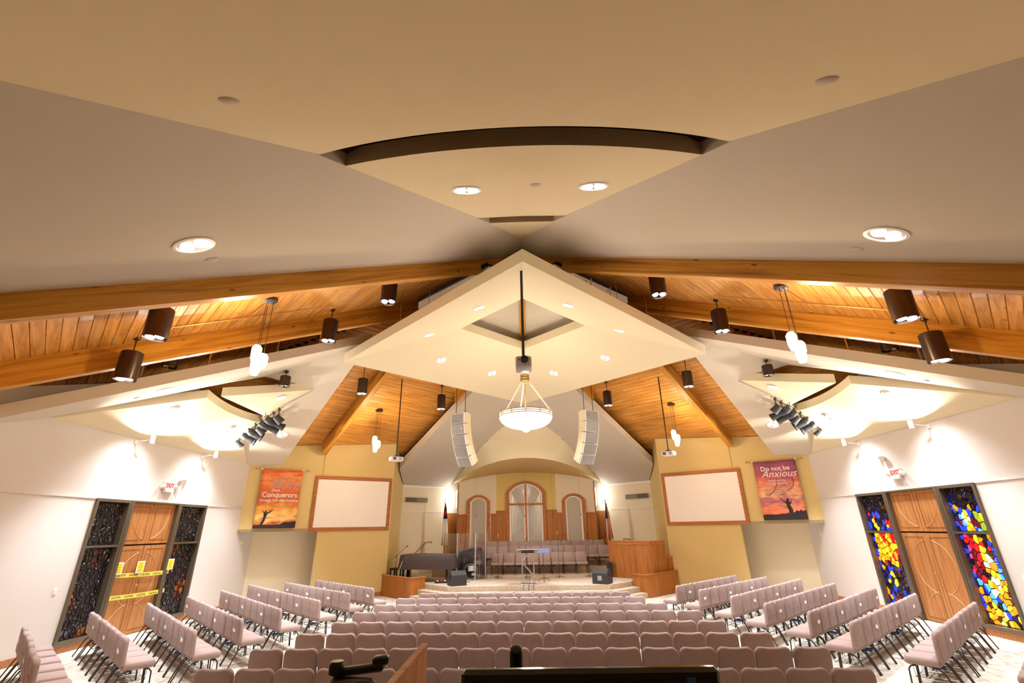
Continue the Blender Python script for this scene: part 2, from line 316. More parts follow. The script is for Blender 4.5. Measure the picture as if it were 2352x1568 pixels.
WIN0, WIN1, WTOP = 11.85, 16.13, 3.33
for s in (-1, 1):
    g = G(); o = s * 0.2
    P = lambda y, z: (s * WX, y, z)
    g.slab([P(6, 0), P(WIN0, 0), P(WIN0, WTOP), P(6, WTOP)], (o, 0, 0))
    g.slab([P(WIN1, 0), P(19.42, 0), P(19.42, WTOP), P(WIN1, WTOP)], (o, 0, 0))
    g.slab([P(6, WTOP), P(19.42, WTOP), P(19.42, 5.2), P(14, 7.05), P(6, 4.33)], (o, 0, 0))
    struct(g.build('wall_' + SIDE[s], 'white_wall'), 'white painted %s side wall with door and coloured glass' % SIDE[s])
    g = G()
    for y0, y1 in ((6, WIN0), (WIN1, 18.2)): g.box((s * (WX - 0.012), (y0 + y1) / 2, WTOP), (0.024, y1 - y0, 0.03))
    struct(g.build('trim_%d' % (1 if s < 0 else 2), 'white_wall'), 'thin reveal trim along the %s wall at door head height' % SIDE[s])
    g = G()
    for y0, y1 in ((6, WIN0), (WIN0, 13.0), (14.8, WIN1), (WIN1, 19.2)): g.box((s * (WX - 0.012), (y0 + y1) / 2, 0.075), (0.024, y1 - y0, 0.15))
    struct(g.build('baseboard_' + SIDE[s], 'base_wood'), 'low wooden baseboard along the %s wall' % SIDE[s])
    # diagonal walls behind the camera's shoulders
    g = G().slab([(s * 10.7, 6, 0), (s * 3, -1.7, 0), (s * 3, -1.7, 4.33), (s * 10.7, 6, 4.33)], (s * 0.15, -0.15, 0))
    struct(g.build('wall_front_' + SIDE[s], 'rear_wall'), 'brown diagonal wall beside the sound booth, %s' % SIDE[s])
    # angled screen wall: upper part overhangs a niche
    A0, A1, N0 = (s * WX, 18.2), (s * 5.92, 21.42), (s * 8.35, 19.785)
    d = (s * 0.12, 0.18, 0)
    g = G()
    top = lambda p: zdf(*p) - 0.02
    g.slab([(*A0, 2.49), (*N0, 2.49), (*A1, 2.49), (*A1, top(A1)), (*N0, top(N0)), (*A0, top(A0))], d)
    g.slab([(*N0, 0), (*A1, 0), (*A1, 2.49), (*N0, 2.49)], d)
    struct(g.build('wall_screen_' + SIDE[s], 'wall_yellow'), 'tall yellow angled wall carrying the %s projection screen' % SIDE[s])
    # return to the stage, stage side wall
    g = G().slab([(*A1, 0), (s * 6.08, 23.82, 0), (s * 6.08, 23.82, zdf(6.08, 23.82)), (*A1, top(A1))], (s * 0.2, 0, 0))
    struct(g.build('wall_return_' + SIDE[s], 'wall_yellow'), 'narrow yellow return wall at the %s edge of the stage' % SIDE[s])
    g = G().slab([(s * 6.08, 23.82, 0), (s * 3.2, 26.7, 0), (s * 3.2, 26.7, 5.1), (s * 6.08, 23.82, 5.1)], (s * 0.15, 0.15, 0))
    struct(g.build('wall_stage_' + SIDE[s], 'wall_cream'), 'cream diagonal wall at the %s side of the stage' % SIDE[s])
    # niche under the overhang
    off = Vector((s * 0.56, 0.83)) * 1.0
    n0, n1 = (s * WX, 19.3), (s * 8.0, 21.12)
    g = G().slab([(*n0, 0), (*n1, 0), (*n1, 2.6), (*n0, 2.6)], (s * 0.1, 0.15, 0))
    g.slab([(s * WX, 18.2, 2.49), (*N0, 2.49), (*n1, 2.49), (*n0, 2.49)], (0, 0, 0.1))
    struct(g.build('wall_niche_' + SIDE[s], 'wall_cream'), 'shaded recess below the %s banner wall' % SIDE[s])
    a = math.atan2(A1[1] - N0[1], A1[0] - N0[0]); L = math.hypot(A1[1] - N0[1], A1[0] - N0[0])
    struct(G().box((L / 2, -s * -0.012 if False else 0, 0.075), (L, 0.03, 0.15)).build('baseboard_screen_' + SIDE[s], 'base_wood', loc=(N0[0], N0[1] - 0.012, 0), rot=(0, 0, a)), 'wooden baseboard of the %s screen wall' % SIDE[s])
    # vertical paint seam on the screen wall
    struct(G().box((0, 0, 0), (0.012, 0.012, 1.0)).build('trim_seam_' + SIDE[s], 'seam', loc=(s * 8.42, 19.715, 5.1), rot=(0, 0, a)), 'thin vertical joint in the %s yellow wall' % SIDE[s])
# back wall behind the camera
struct(G().slab([(-3.2, -1.7, 0), (3.2, -1.7, 0), (3.2, -1.7, 4.4), (0, -1.7, 5.4), (-3.2, -1.7, 4.4)], (0, -0.2, 0)).build('wall_back', 'rear_wall'), 'brown wall behind the sound booth')

# ------------------------------------------------------------------ wood deck: planks on four roof facets
def qpt(s, fr, c, q, dz=0.0):
    x = s * (c + q) / 2; y = (c - q) / 2
    return Vector((x, y if fr else 28 - y, 5.95 - T * q + dz))
DQ = 0.243
for s in (-1, 1):
    for fr in (True, False):
        nm = '%s %s' % ('front' if fr else 'back', SIDE[s])
        root = sroot('ceiling_deck_%s_%s' % ('front' if fr else 'back', SIDE[s]), 'knotty pine plank roof deck, %s slope' % nm)
        q = -14.0
        while q < 4.6:
            c0 = max(11.2, -q); c1 = min(28 + q, 21.7 - q if q > 0 else 21.7 - q)
            c1 = min(c1, 24.5)
            if c1 - c0 > 0.25:
                a, b = qpt(s, fr, c0, q + DQ / 2), qpt(s, fr, c1, q + DQ / 2)
                xa = (b - a).normalized(); dn = (qpt(s, fr, c0, q + 1) - qpt(s, fr, c0, q)).normalized(); zn = xa.cross(dn)
                if zn.z < 0: zn = -zn
                ya = zn.cross(xa); mw = Matrix((xa, ya, zn)).transposed()
                L = (b - a).length; w = DQ * (qpt(s, fr, c0, q + 1) - qpt(s, fr, c0, q)).length
                hw = w / 2 - 0.002; ch = 0.007
                prof = [(-hw, 0.012), (-hw + ch, 0.0), (hw - ch, 0.0), (hw, 0.012), (hw, 0.03), (-hw, 0.03)]
                g = G().layers([[(-L / 2, y, z) for y, z in prof], [(L / 2, y, z) for y, z in prof]])
                o = g.build('plank', 'deck_wood', root); o.matrix_world = Matrix.Translation((a + b) / 2) @ mw.to_4x4()
            q += DQ
        # roof boarding above the planks
        h = lambda x, y: (s * x, y if fr else 28 - y, 5.95 - T * (x - y) + 0.05)
        G().slab([h(0, -2.2), h(3.2, -2.2), h(11.3, 6), h(11.3, 14), h(0, 14)], (0, 0, 0.15)).build('roof_board', 'dark_void', root)  # coloured dark so gaps between the ceiling panels look unlit
        # glulam beams on the fall line
        for c, q0 in ((11.6, -11.5), (16.9, -11.05)):
            q1 = 4.3 if fr else {11.6: -5.85, 16.9: -0.05}[c]
            if c > 15 and fr: q1 = 21.2 - c
            if fr and c < 15: q1 = 4.6
            a, b = qpt(s, fr, c, q0), qpt(s, fr, c, q1)
            xa = (b - a).normalized(); ya = Vector((s, 1 if fr else -1, 0)).normalized(); zn = xa.cross(ya)
            if zn.z < 0: zn = -zn; ya = -ya
            mw = Matrix((xa, ya, zn)).transposed(); L = (b - a).length
            g = G()
            # ends cut plumb
            k = 0.5 * 0.48
            for t0 in (0,):
                g.layers([[(-L / 2 + z * -0.48, y, z) for y, z in ((-0.11, -0.45), (-0.10, -0.47), (0.10, -0.47), (0.11, -0.45), (0.11, 0), (-0.11, 0))],
                          [(L / 2 + z * -0.48, y, z) for y, z in ((-0.11, -0.45), (-0.10, -0.47), (0.10, -0.47), (0.11, -0.45), (0.11, 0), (-0.11, 0))]])
            o = g.build('roof_beam', 'beam_wood'); o.matrix_world = Matrix.Translation((a + b) / 2) @ mw.to_4x4()
            struct(o, '%s laminated pine roof beam on the %s slope' % ('inner' if c < 15 else 'outer', nm))

# ------------------------------------------------------------------ drywall facets and the stepped panels above the camera
for s in (-1, 1):
    pts = [(4.91, 0.21), (8.1, 3.4), (0, 11.5), (0, 9.75), (0.66, 7.85), (0.88, 7.34), (2.145, 4.32), (2.30, 3.94)]
    struct(G().slab([(s * x, y, znf(x, y)) for x, y in pts], (0, 0, 0.25)).build('ceiling_near_' + SIDE[s], 'ceiling_beige'), 'smooth beige sloped ceiling above the camera, %s half' % SIDE[s])
w1 = lambda y: 4.088 + 0.5785 * y
w2 = lambda y: 4.455 + 0.4847 * y
w3 = lambda y: 4.641 + 0.4604 * y
ar = [(-2.27 + 4.54 * k / 24, 0) for k in range(25)]
poly = [(x, 3.33 + 0.125 * x * x) for x, _ in ar] + [(4.91, 0.21), (3, -1.69), (-3, -1.69), (-4.91, 0.21)]
struct(G().slab([(x, y, w1(y)) for x, y in poly], (0, 0, 0.06)).build('ceiling_panel_large', 'ceiling_tan'), 'large tan ceiling panel with a curved far edge overhead')
poly = [(-2.14 + 4.28 * k / 24, 0) for k in range(25)]
poly = [(x, 3.90 + 0.098 * x * x) for x, _ in poly] + [(0.87, 7.4), (0, 7.34), (-0.87, 7.4)]
struct(G().slab([(x, y, w2(y)) for x, y in poly], (0, 0, 0.26)).build('ceiling_panel_middle', 'ceiling_tan'), 'middle fan shaped tan ceiling panel with two downlights')
poly = [(-0.65 + 1.3 * k / 12, 0) for k in range(13)]
poly = [(x, 7.86 + 0.06 * x * x) for x, _ in poly] + [(0.02, 9.68), (-0.02, 9.68)]
struct(G().slab([(x, y, w3(y)) for x, y in poly], (0, 0, 0.14)).build('ceiling_panel_small', 'ceiling_tan'), 'small triangular tan ceiling panel pointing at the roof peak')

# ------------------------------------------------------------------ suspended diamond
ZR, RD, SD, RO = 7.53, 5.82, 0.288, 2.05
def ring(r, z): return [(r, YC, z), (0, YC + r, z), (-r, YC, z), (0, YC - r, z)]
zo = ZR + SD * (RD - RO)
g = G()
rings = [ring(RO, zo), ring(RD, ZR), ring(RD, ZR + 0.3), ring(RO, zo + 0.3)]
vsx = [p for r_ in rings for p in r_]
fs = []
for k in range(4):
    for i in range(4): fs.append((k * 4 + i, k * 4 + (i + 1) % 4, ((k + 1) % 4) * 4 + (i + 1) % 4, ((k + 1) % 4) * 4 + i))
g.add(vsx, fs)
struct(g.build('ceiling_diamond', 'cloud_cream'), 'cream diamond shaped ceiling cloud hung under the roof peak')
# white pyramid seen through the opening, with pine battens
g = G()
pk = (0, YC, 10.0); base = ring(3.5, 10.0 - 0.30 * 3.5)
g.add([pk] + base, [(0, 1, 2), (0, 2, 3), (0, 3, 4), (0, 4, 1)])
struct(g.build('ceiling_peak', 'cloud_white'), 'white pyramid ceiling above the diamond opening')
for nm, a, b in [('along the ridge', (0, 14.0, 9.95), (0, 16.6, 9.17)), ('left branch', (-0.02, 16.5, 9.2), (-0.75, 17.3, 8.75)), ('right branch', (0.02, 16.5, 9.2), (0.75, 17.3, 8.75))]:
    a, b = Vector(a), Vector(b); xa = (b - a).normalized(); ya = Vector((0, 0, 1)).cross(xa).normalized(); zz = xa.cross(ya)
    o = G().box((0, 0, 0), ((b - a).length, 0.2, 0.1)).build('peak_batten', 'beam_wood'); o.matrix_world = Matrix.Translation((a + b) / 2) @ Matrix((xa, ya, zz)).transposed().to_4x4()
    struct(o, 'pine batten inside the diamond opening, %s' % nm)

# ------------------------------------------------------------------ side clouds with dropped panels
for s in (-1, 1):
    X = lambda pts, f=zcl: [(s * x, y, f(x, y)) for x, y in pts]
    g = G()
    g.slab(X([(5.0, 14.0), (10.68, 8.32), (10.68, 10.05), (8.76, 13.0), (8.3, 14.0)]), (0, 0, 0.29))
    struct(g.build('ceiling_cloud_front_' + SIDE[s], 'cloud_white'), 'near slope of the white suspended ceiling cloud, %s side' % SIDE[s])
    g = G()
    g.slab([(s * x, y, 14.69 - T * (x + y)) for x, y in [(5.0, 14.0), (8.3, 14.0), (7.27, 15.33), (9.1, 15.74), (10.02, 16.25), (10.68, 17.93), (10.68, 18.19), (9.76, 18.82)]], (0, 0, 0.29))
    struct(g.build('ceiling_cloud_back_' + SIDE[s], 'cloud_white'), 'far slope of the white suspended ceiling cloud, %s side' % SIDE[s])
    zp = lambda x, y=0: 4.93 + 0.8 * (WX - x)
    arcp = [(9.21 + 0.09 * k / 16 + 0.10 * (1 - ((k - 8) / 8.0) ** 2), 12.84 + 2.99 * k / 16) for k in range(17)] + [(10.0, 16.2)]
    g = G().slab([(s * x, y, zp(x)) for x, y in [(10.69, 10.07)] + arcp + [(10.69, 17.93)]], (0, 0, 0.24))
    struct(g.build('ceiling_cove_' + SIDE[s], 'cloud_cream'), 'brightly lit cream cove panel along the %s wall' % SIDE[s])
    g = G().slab([(s * 8.82, 12.86, 6.16), (s * 7.28, 15.28, 7.01), (s * 9.1, 15.7, 6.25)], (0, 0, 0.26))
    struct(g.build('ceiling_triangle_' + SIDE[s], 'cloud_cream'), 'small triangular dropped ceiling panel, %s side' % SIDE[s])

# ------------------------------------------------------------------ stage ceiling, curved soffit
zb = lambda x, y: 14.69 - T * (abs(x) + y)
RK = (1.79, 22.47)
for s in (-1, 1):
    g = G().slab([(s * x, y, zb(x, y)) for x, y in [(0, 18.0), (1.9, 18.2), (5.9, 22.2), (6.06, 23.84), (4.2, 25.7), (3.9, 25.4), RK, (0, 21.0)]], (0, 0, 0.34))
    struct(g.build('ceiling_stage_' + SIDE[s], 'ceiling_beige'), 'beige sloped ceiling above the stage, %s half' % SIDE[s])
    g = G().box((0, 0, 0), (2.7, 0.06, 0.1))
    struct(g.build('trim_stage_' + SIDE[s], 'white_paint', loc=(s * 5.15, 24.72, zb(5.15, 24.72) - 0.03), rot=(0, 0, -s * R(45))), 'white cornice under the stage ceiling, %s' % SIDE[s])
    struct(G().box((0, 0, 0), (2.4, 0.03, 0.025)).build('trim_rail_' + SIDE[s], 'white_paint', loc=(s * 5.2, 24.68, 3.31), rot=(0, 0, -s * R(45))), 'thin rail on the cream stage wall, %s' % SIDE[s])
us = [k / 20.0 - 1 for k in range(41)]
Fp = [(3.9 * u, 22.35 + 3.05 * u * u, 5.55 - 0.87 * u * u) for u in us]
Kp = []
for u in us:
    a = abs(u); sx = 1 if u > 0 else -1; k0 = 1.79 / 3.9
    if a <= k0: Kp.append((3.9 * u, RK[1], zb(*RK) - 0.0))
    else:
        t = (a - k0) / (1 - k0); Kp.append((sx * (1.79 + t * 2.11), RK[1] + t * (25.4 - RK[1]), zb(*RK) + t * (zb(3.9, 25.4) - zb(*RK))))
Bp = [(3.9 * u, 25.4, 5.2 - 0.5 * u * u) for u in us]
struct(G().strip(Kp, Fp).build('wall_stage_arch', 'cloud_cream', smooth=True), 'cream curved wall above the stage arch')
struct(G().strip(Fp, Bp).build('ceiling_soffit', 'soffit_tan', smooth=True), 'curved tan soffit over the choir')
G0 = G().add([(-RK[0], RK[1], zb(*RK)), (RK[0], RK[1], zb(*RK)), (0, 21.0, zb(0, 21))], [(0, 1, 2)])
struct(G0.build('ceiling_gable', 'cloud_cream'), 'cream triangular gable behind the hanging bowl lamp')

# ------------------------------------------------------------------ stage back wall with arches
YB = 25.4
def arch_outline(w, z0, zs, n=14):
    """half width w, springline zs, segmental arch above"""
    rise = w * 0.55; r = (w * w + rise * rise) / (2 * rise); cz = zs + rise - r
    a = math.degrees(math.asin(w / r))
    return [(-w, z0), (w, z0)] + [(r * math.sin(R(a - 2 * a * k / n)), cz + r * math.cos(R(a - 2 * a * k / n))) for k in range(n + 1)]
def wallpart(name, poly, y, d, m, label, parent=None):
    return struct(G().slab([(x, y, z) for x, z in poly], (0, d, 0)).build(name, m, parent), label)
wallpart('wall_back_ochre', [(-1.55, 0.5), (1.55, 0.5), (1.55, 5.3), (-1.55, 5.3)], YB, 0.3, 'wall_ochre', 'ochre centre bay of the stage back wall')
for s in (-1, 1):
    wallpart('wall_back_cream_' + SIDE[s], [(s * 1.55, 0.5), (s * 3.52, 0.5), (s * 3.52, 4.9), (s * 1.55, 5.25)], YB, 0.3, 'wall_cream', 'cream bay of the stage back wall, %s' % SIDE[s])
    wallpart('trim_post_' + SIDE[s], [(s * 3.52, 0.5), (s * 3.57, 0.5), (s * 3.57, 4.7), (s * 3.52, 4.7)], YB - 0.06, 0.2, 'oak_trim', 'oak edge post of the stage back wall, %s' % SIDE[s])
    # oak wainscot boards: each board its own piece
    wr = sroot('wall_wainscot_' + SIDE[s], 'oak wainscot behind the choir, %s' % SIDE[s])
    for x0, x1, zt in [(1.02, 1.28, 3.27), (1.28, 1.55, 3.27), (1.56, 1.80, 3.13), (3.05, 3.28, 3.12), (3.28, 3.50, 3.12)]:
        G().box((s * (x0 + x1) / 2, YB - 0.02, (0.5 + zt) / 2), (x1 - x0 - 0.008, 0.04, zt - 0.5)).build('oak_board', 'oak_panel', wr)
    for x0, x1, zt in [(1.02, 1.55, 3.27), (1.56, 1.80, 3.13), (3.05, 3.50, 3.12)]:
        G().box((s * (x0 + x1) / 2, YB - 0.04, zt + 0.03), (x1 - x0, 0.08, 0.06)).build('cap_rail', 'oak_trim', wr)
    wr = sroot('wall_wainscot_side_' + SIDE[s], 'oak panel beside the flag, %s' % SIDE[s])
    for k in range(4):
        t = 0.0 + 0.32 * k
        G().box((0, 0, 0), (0.315, 0.03, 2.78)).build('oak_board', 'oak_panel', wr, loc=(s * (3.3 + (t + 0.16) * S2), 26.52 - (t + 0.16) * S2, 1.87), rot=(0, 0, -s * R(45)))
def arch_window(nm, cx, w, z0, zs, label, cross=False):
    root = sroot(nm, label)
    outer = arch_outline(w, z0, zs); inner = arch_outline(w - 0.17, z0, zs - 0.03); inn2 = arch_outline(w - 0.25, z0, zs - 0.045)
    def band(o_, i_, y, d, m, name):
        n = len(o_); A_ = [o_[0]] + [o_[0]] ; 
        po = [o_[0]] + o_[:1:-1] + [o_[1]]; pi = [i_[0]] + i_[:1:-1] + [i_[1]]
        g = G(); k = len(po)
        vs_ = [(cx + x, y, z) for x, z in po] + [(cx + x, y, z) for x, z in pi] + [(cx + x, y + d, z) for x, z in po] + [(cx + x, y + d, z) for x, z in pi]
        f_ = []
        for i in range(k - 1):
            f_ += [(i, i + 1, k + i + 1, k + i), (2 * k + i, 3 * k + i, 3 * k + i + 1, 2 * k + i + 1), (i, 2 * k + i, 2 * k + i + 1, i + 1), (k + i, k + i + 1, 3 * k + i + 1, 3 * k + i)]
        g.add(vs_, f_); g.build(name, m, root)
    band(outer, inner, YB - 0.09, 0.09, 'oak_trim', 'arch_casing')
    band(inner, inn2, YB - 0.06, 0.06, 'white_paint', 'white_frame')
    G().slab([(cx + x, YB - 0.012, z) for x, z in arch_outline(w - 0.2, z0, zs - 0.04)], (0, 0.008, 0)).build('back_panel', 'wall_cream', root)
    if cross:
        for sx in (-1, 1): G().box((cx + sx * 0.075, YB - 0.05, (z0 + zs + 0.42) / 2), (0.06, 0.05, zs + 0.42 - z0)).build('white_mullion', 'white_paint', root)
        G().box((cx, YB - 0.07, (z0 + zs + 0.4) / 2), (0.09, 0.07, zs + 0.4 - z0)).build('cross_upright', 'oak_trim', root)
        G().box((cx, YB - 0.075, 3.62), (2 * (w - 0.17), 0.07, 0.09)).build('cross_arm', 'oak_trim', root)
        # organ pipes behind the glass
        for sx in (-1, 1):
            for k in range(9):
                x = 0.14 + 0.072 * k; zt = 3.05 + 0.135 * k
                G().tube([(cx + sx * x, YB - 0.035, 2.2), (cx + sx * x, YB - 0.035, zt)], 0.018 + 0.001 * k, 8).build('organ_pipe', 'pipe_silver', root, smooth=True)
    else:
        for k in range(4): G().box((cx - 0.24 + 0.16 * k, YB - 0.022, (z0 + zs) / 2 + 0.1), (0.012, 0.01, zs - z0 + 0.2)).build('panel_joint', 'soffit_tan', root)
    G().slab([(cx + x, YB - 0.055, z) for x, z in arch_outline(w - 0.2, z0, zs - 0.04)], (0, 0.006, 0)).build('glass_pane', 'glass_pane', root)
arch_window('window_1', -0.02, 1.02, 0.9, 4.2, 'tall arched window with an oak cross and organ pipes', True)
arch_window('window_2', -2.47, 0.6, 0.9, 3.78, 'narrow arched window left of the cross')
arch_window('window_3', 2.43, 0.6, 0.9, 3.78, 'narrow arched window right of the cross')

# ------------------------------------------------------------------ stage platform and risers
def deck(name, poly, z0, z1, m, label): return struct(G().slab([(x, y, z0) for x, y in poly], (0, 0, z1 - z0)).build(name, m), label)
ST = [(-3.0, 19.2), (3.0, 19.2), (4.1, 20.3), (4.46, 19.72), (5.93, 21.3), (6.05, 23.8), (3.25, 26.6), (-3.25, 26.6), (-6.05, 23.8), (-5.93, 21.3), (-4.46, 19.72), (-4.1, 20.3)]
deck('floor_stage', ST, 0.0, 0.51, 'stage_carpet', 'carpeted stage platform')
deck('floor_step_upper', [(-3.2, 18.88), (3.2, 18.88), (4.38, 20.06), (4.1, 20.3), (3.0, 19.19), (-3.0, 19.19), (-4.1, 20.3), (-4.38, 20.06)], 0.0, 0.34, 'stage_carpet', 'upper carpeted step wrapping the stage front')
deck('floor_step_lower', [(-3.36, 18.56), (3.36, 18.56), (4.56, 19.76), (4.38, 20.05), (3.2, 18.87), (-3.2, 18.87), (-4.38, 20.05), (-4.56, 19.76)], 0.0, 0.17, 'stage_carpet', 'lower carpeted step wrapping the stage front')
deck('floor_riser_low', [(-1.78, 22.15), (3.5, 22.15), (4.3, 24.9), (3.3, 25.3), (-1.78, 25.3)], 0.51, 0.62, 'stage_carpet', 'lowest choir riser')
deck('floor_riser_middle', [(-4.3, 23.05), (3.9, 23.05), (4.3, 24.9), (3.3, 25.3), (-3.3, 25.3), (-4.3, 24.9)], 0.51, 0.85, 'stage_carpet', 'middle choir riser')
deck('floor_riser_top', [(-4.2, 24.0), (4.2, 24.0), (4.3, 24.9), (3.3, 25.3), (-3.3, 25.3), (-4.3, 24.9)], 0.85, 1.05, 'stage_carpet', 'highest choir riser')

# ------------------------------------------------------------------ side wall entrances: coloured glass and panelled doors
def clip(poly, a, b, c):
    out = []
    for i in range(len(poly)):
        p, q = poly[i], poly[(i + 1) % len(poly)]
        dp, dq_ = a * p[0] + b * p[1] - c, a * q[0] + b * q[1] - c
        if dp <= 0: out.append(p)
        if (dp < 0 < dq_) or (dq_ < 0 < dp):
            t = dp / (dp - dq_); out.append((p[0] + t * (q[0] - p[0]), p[1] + t * (q[1] - p[1])))
    return out
def voronoi(x0, x1, z0, z1, n, rng, k=0.72):
    pts = []
    while len(pts) < n:
        best = max(((rng.uniform(x0, x1), rng.uniform(z0, z1)) for _ in range(4)), key=lambda p: min([((p[0] - q[0]) ** 2 + (k * (p[1] - q[1])) ** 2) for q in pts] or [1]))
        pts.append(best)
    cells = []
    for i, p in enumerate(pts):
        poly = [(x0, z0), (x1, z0), (x1, z1), (x0, z1)]
        for j, q in enumerate(pts):
            if i == j: continue
            ax, az = q[0] - p[0], (q[1] - p[1]) * k * k
            if ax * ax + az * az > 0.6: continue
            c = ax * (p[0] + q[0]) / 2 + az * (p[1] + q[1]) / 2
            poly = clip(poly, ax, az, c)
            if len(poly) < 3: break
        if len(poly) >= 3: cells.append((p, poly))
    return cells
def col_outer(u, v, r):
    us_ = 0.30 + (0.92 - v) * 0.42
    if v > 0.93: return 'black'  # top pieces coloured dark for the shading outside the window
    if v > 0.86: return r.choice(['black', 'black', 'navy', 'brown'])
    if abs(u - us_) < 0.08 and v > 0.22: return r.choice(['yellow', 'yellow', 'pale', 'orange'])
    if v > 0.64:
        if 0.62 < u < 0.78 and v < 0.8: return r.choice(['green', 'pale', 'yellow', 'black'])
        if v > 0.78: return r.choice(['navy', 'blue', 'black', 'black', 'orange', 'navy'])
        return r.choice(['blue', 'cyan', 'navy', 'black', 'blue', 'crimson'])
    if u < 0.11: return r.choice(['blue', 'blue', 'cyan', 'navy'])
    if v < 0.30:
        if abs(u - (0.12 + (0.30 - v) * 2.4)) < 0.10: return r.choice(['blue', 'navy', 'cyan', 'black'])
        return r.choice(['orange', 'yellow', 'orange', 'pale', 'brown', 'yellow'])
    if u > 0.70 and 0.32 < v < 0.58: return r.choice(['cyan', 'blue', 'cyan', 'blue', 'navy'])
    if u < us_: return r.choice(['red', 'crimson', 'crimson', 'pink', 'red', 'black'])
    return r.choice(['orange', 'brown', 'orange', 'red', 'yellow', 'black'])
def col_inner(u, v, r):
    if v > 0.90: return 'black'  # outside shade put into the top glass colours here too
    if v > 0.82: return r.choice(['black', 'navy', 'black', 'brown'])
    if v > 0.64: return r.choice(['blue', 'navy', 'black', 'navy', 'blue', 'yellow', 'black', 'red'])
    if u < 0.16 or u > 0.84: return r.choice(['navy', 'blue', 'black', 'orange'])
    if v > 0.36: return r.choice(['yellow', 'orange', 'red', 'orange', 'yellow', 'red'] if u > 0.15 + (0.62 - v) * 0.6 else ['blue', 'navy', 'black', 'crimson'])
    if v > 0.14: return r.choice(['black', 'navy', 'brown', 'black', 'yellow', 'black', 'blue'])
    return r.choice(['crimson', 'crimson', 'navy', 'black', 'blue'])
def col_night(u, v, r):
    k = math.sin(7 * u + 9 * v) + math.sin(5 * u - 13 * v + 1)
    return r.choice(['amber', 'red', 'black', 'plum']) if k > 1.25 else r.choice(['black', 'black', 'black', 'plum', 'navy', 'black', 'red' if k > 0.3 else 'black'])
wn = 4
rng = random.Random(11)
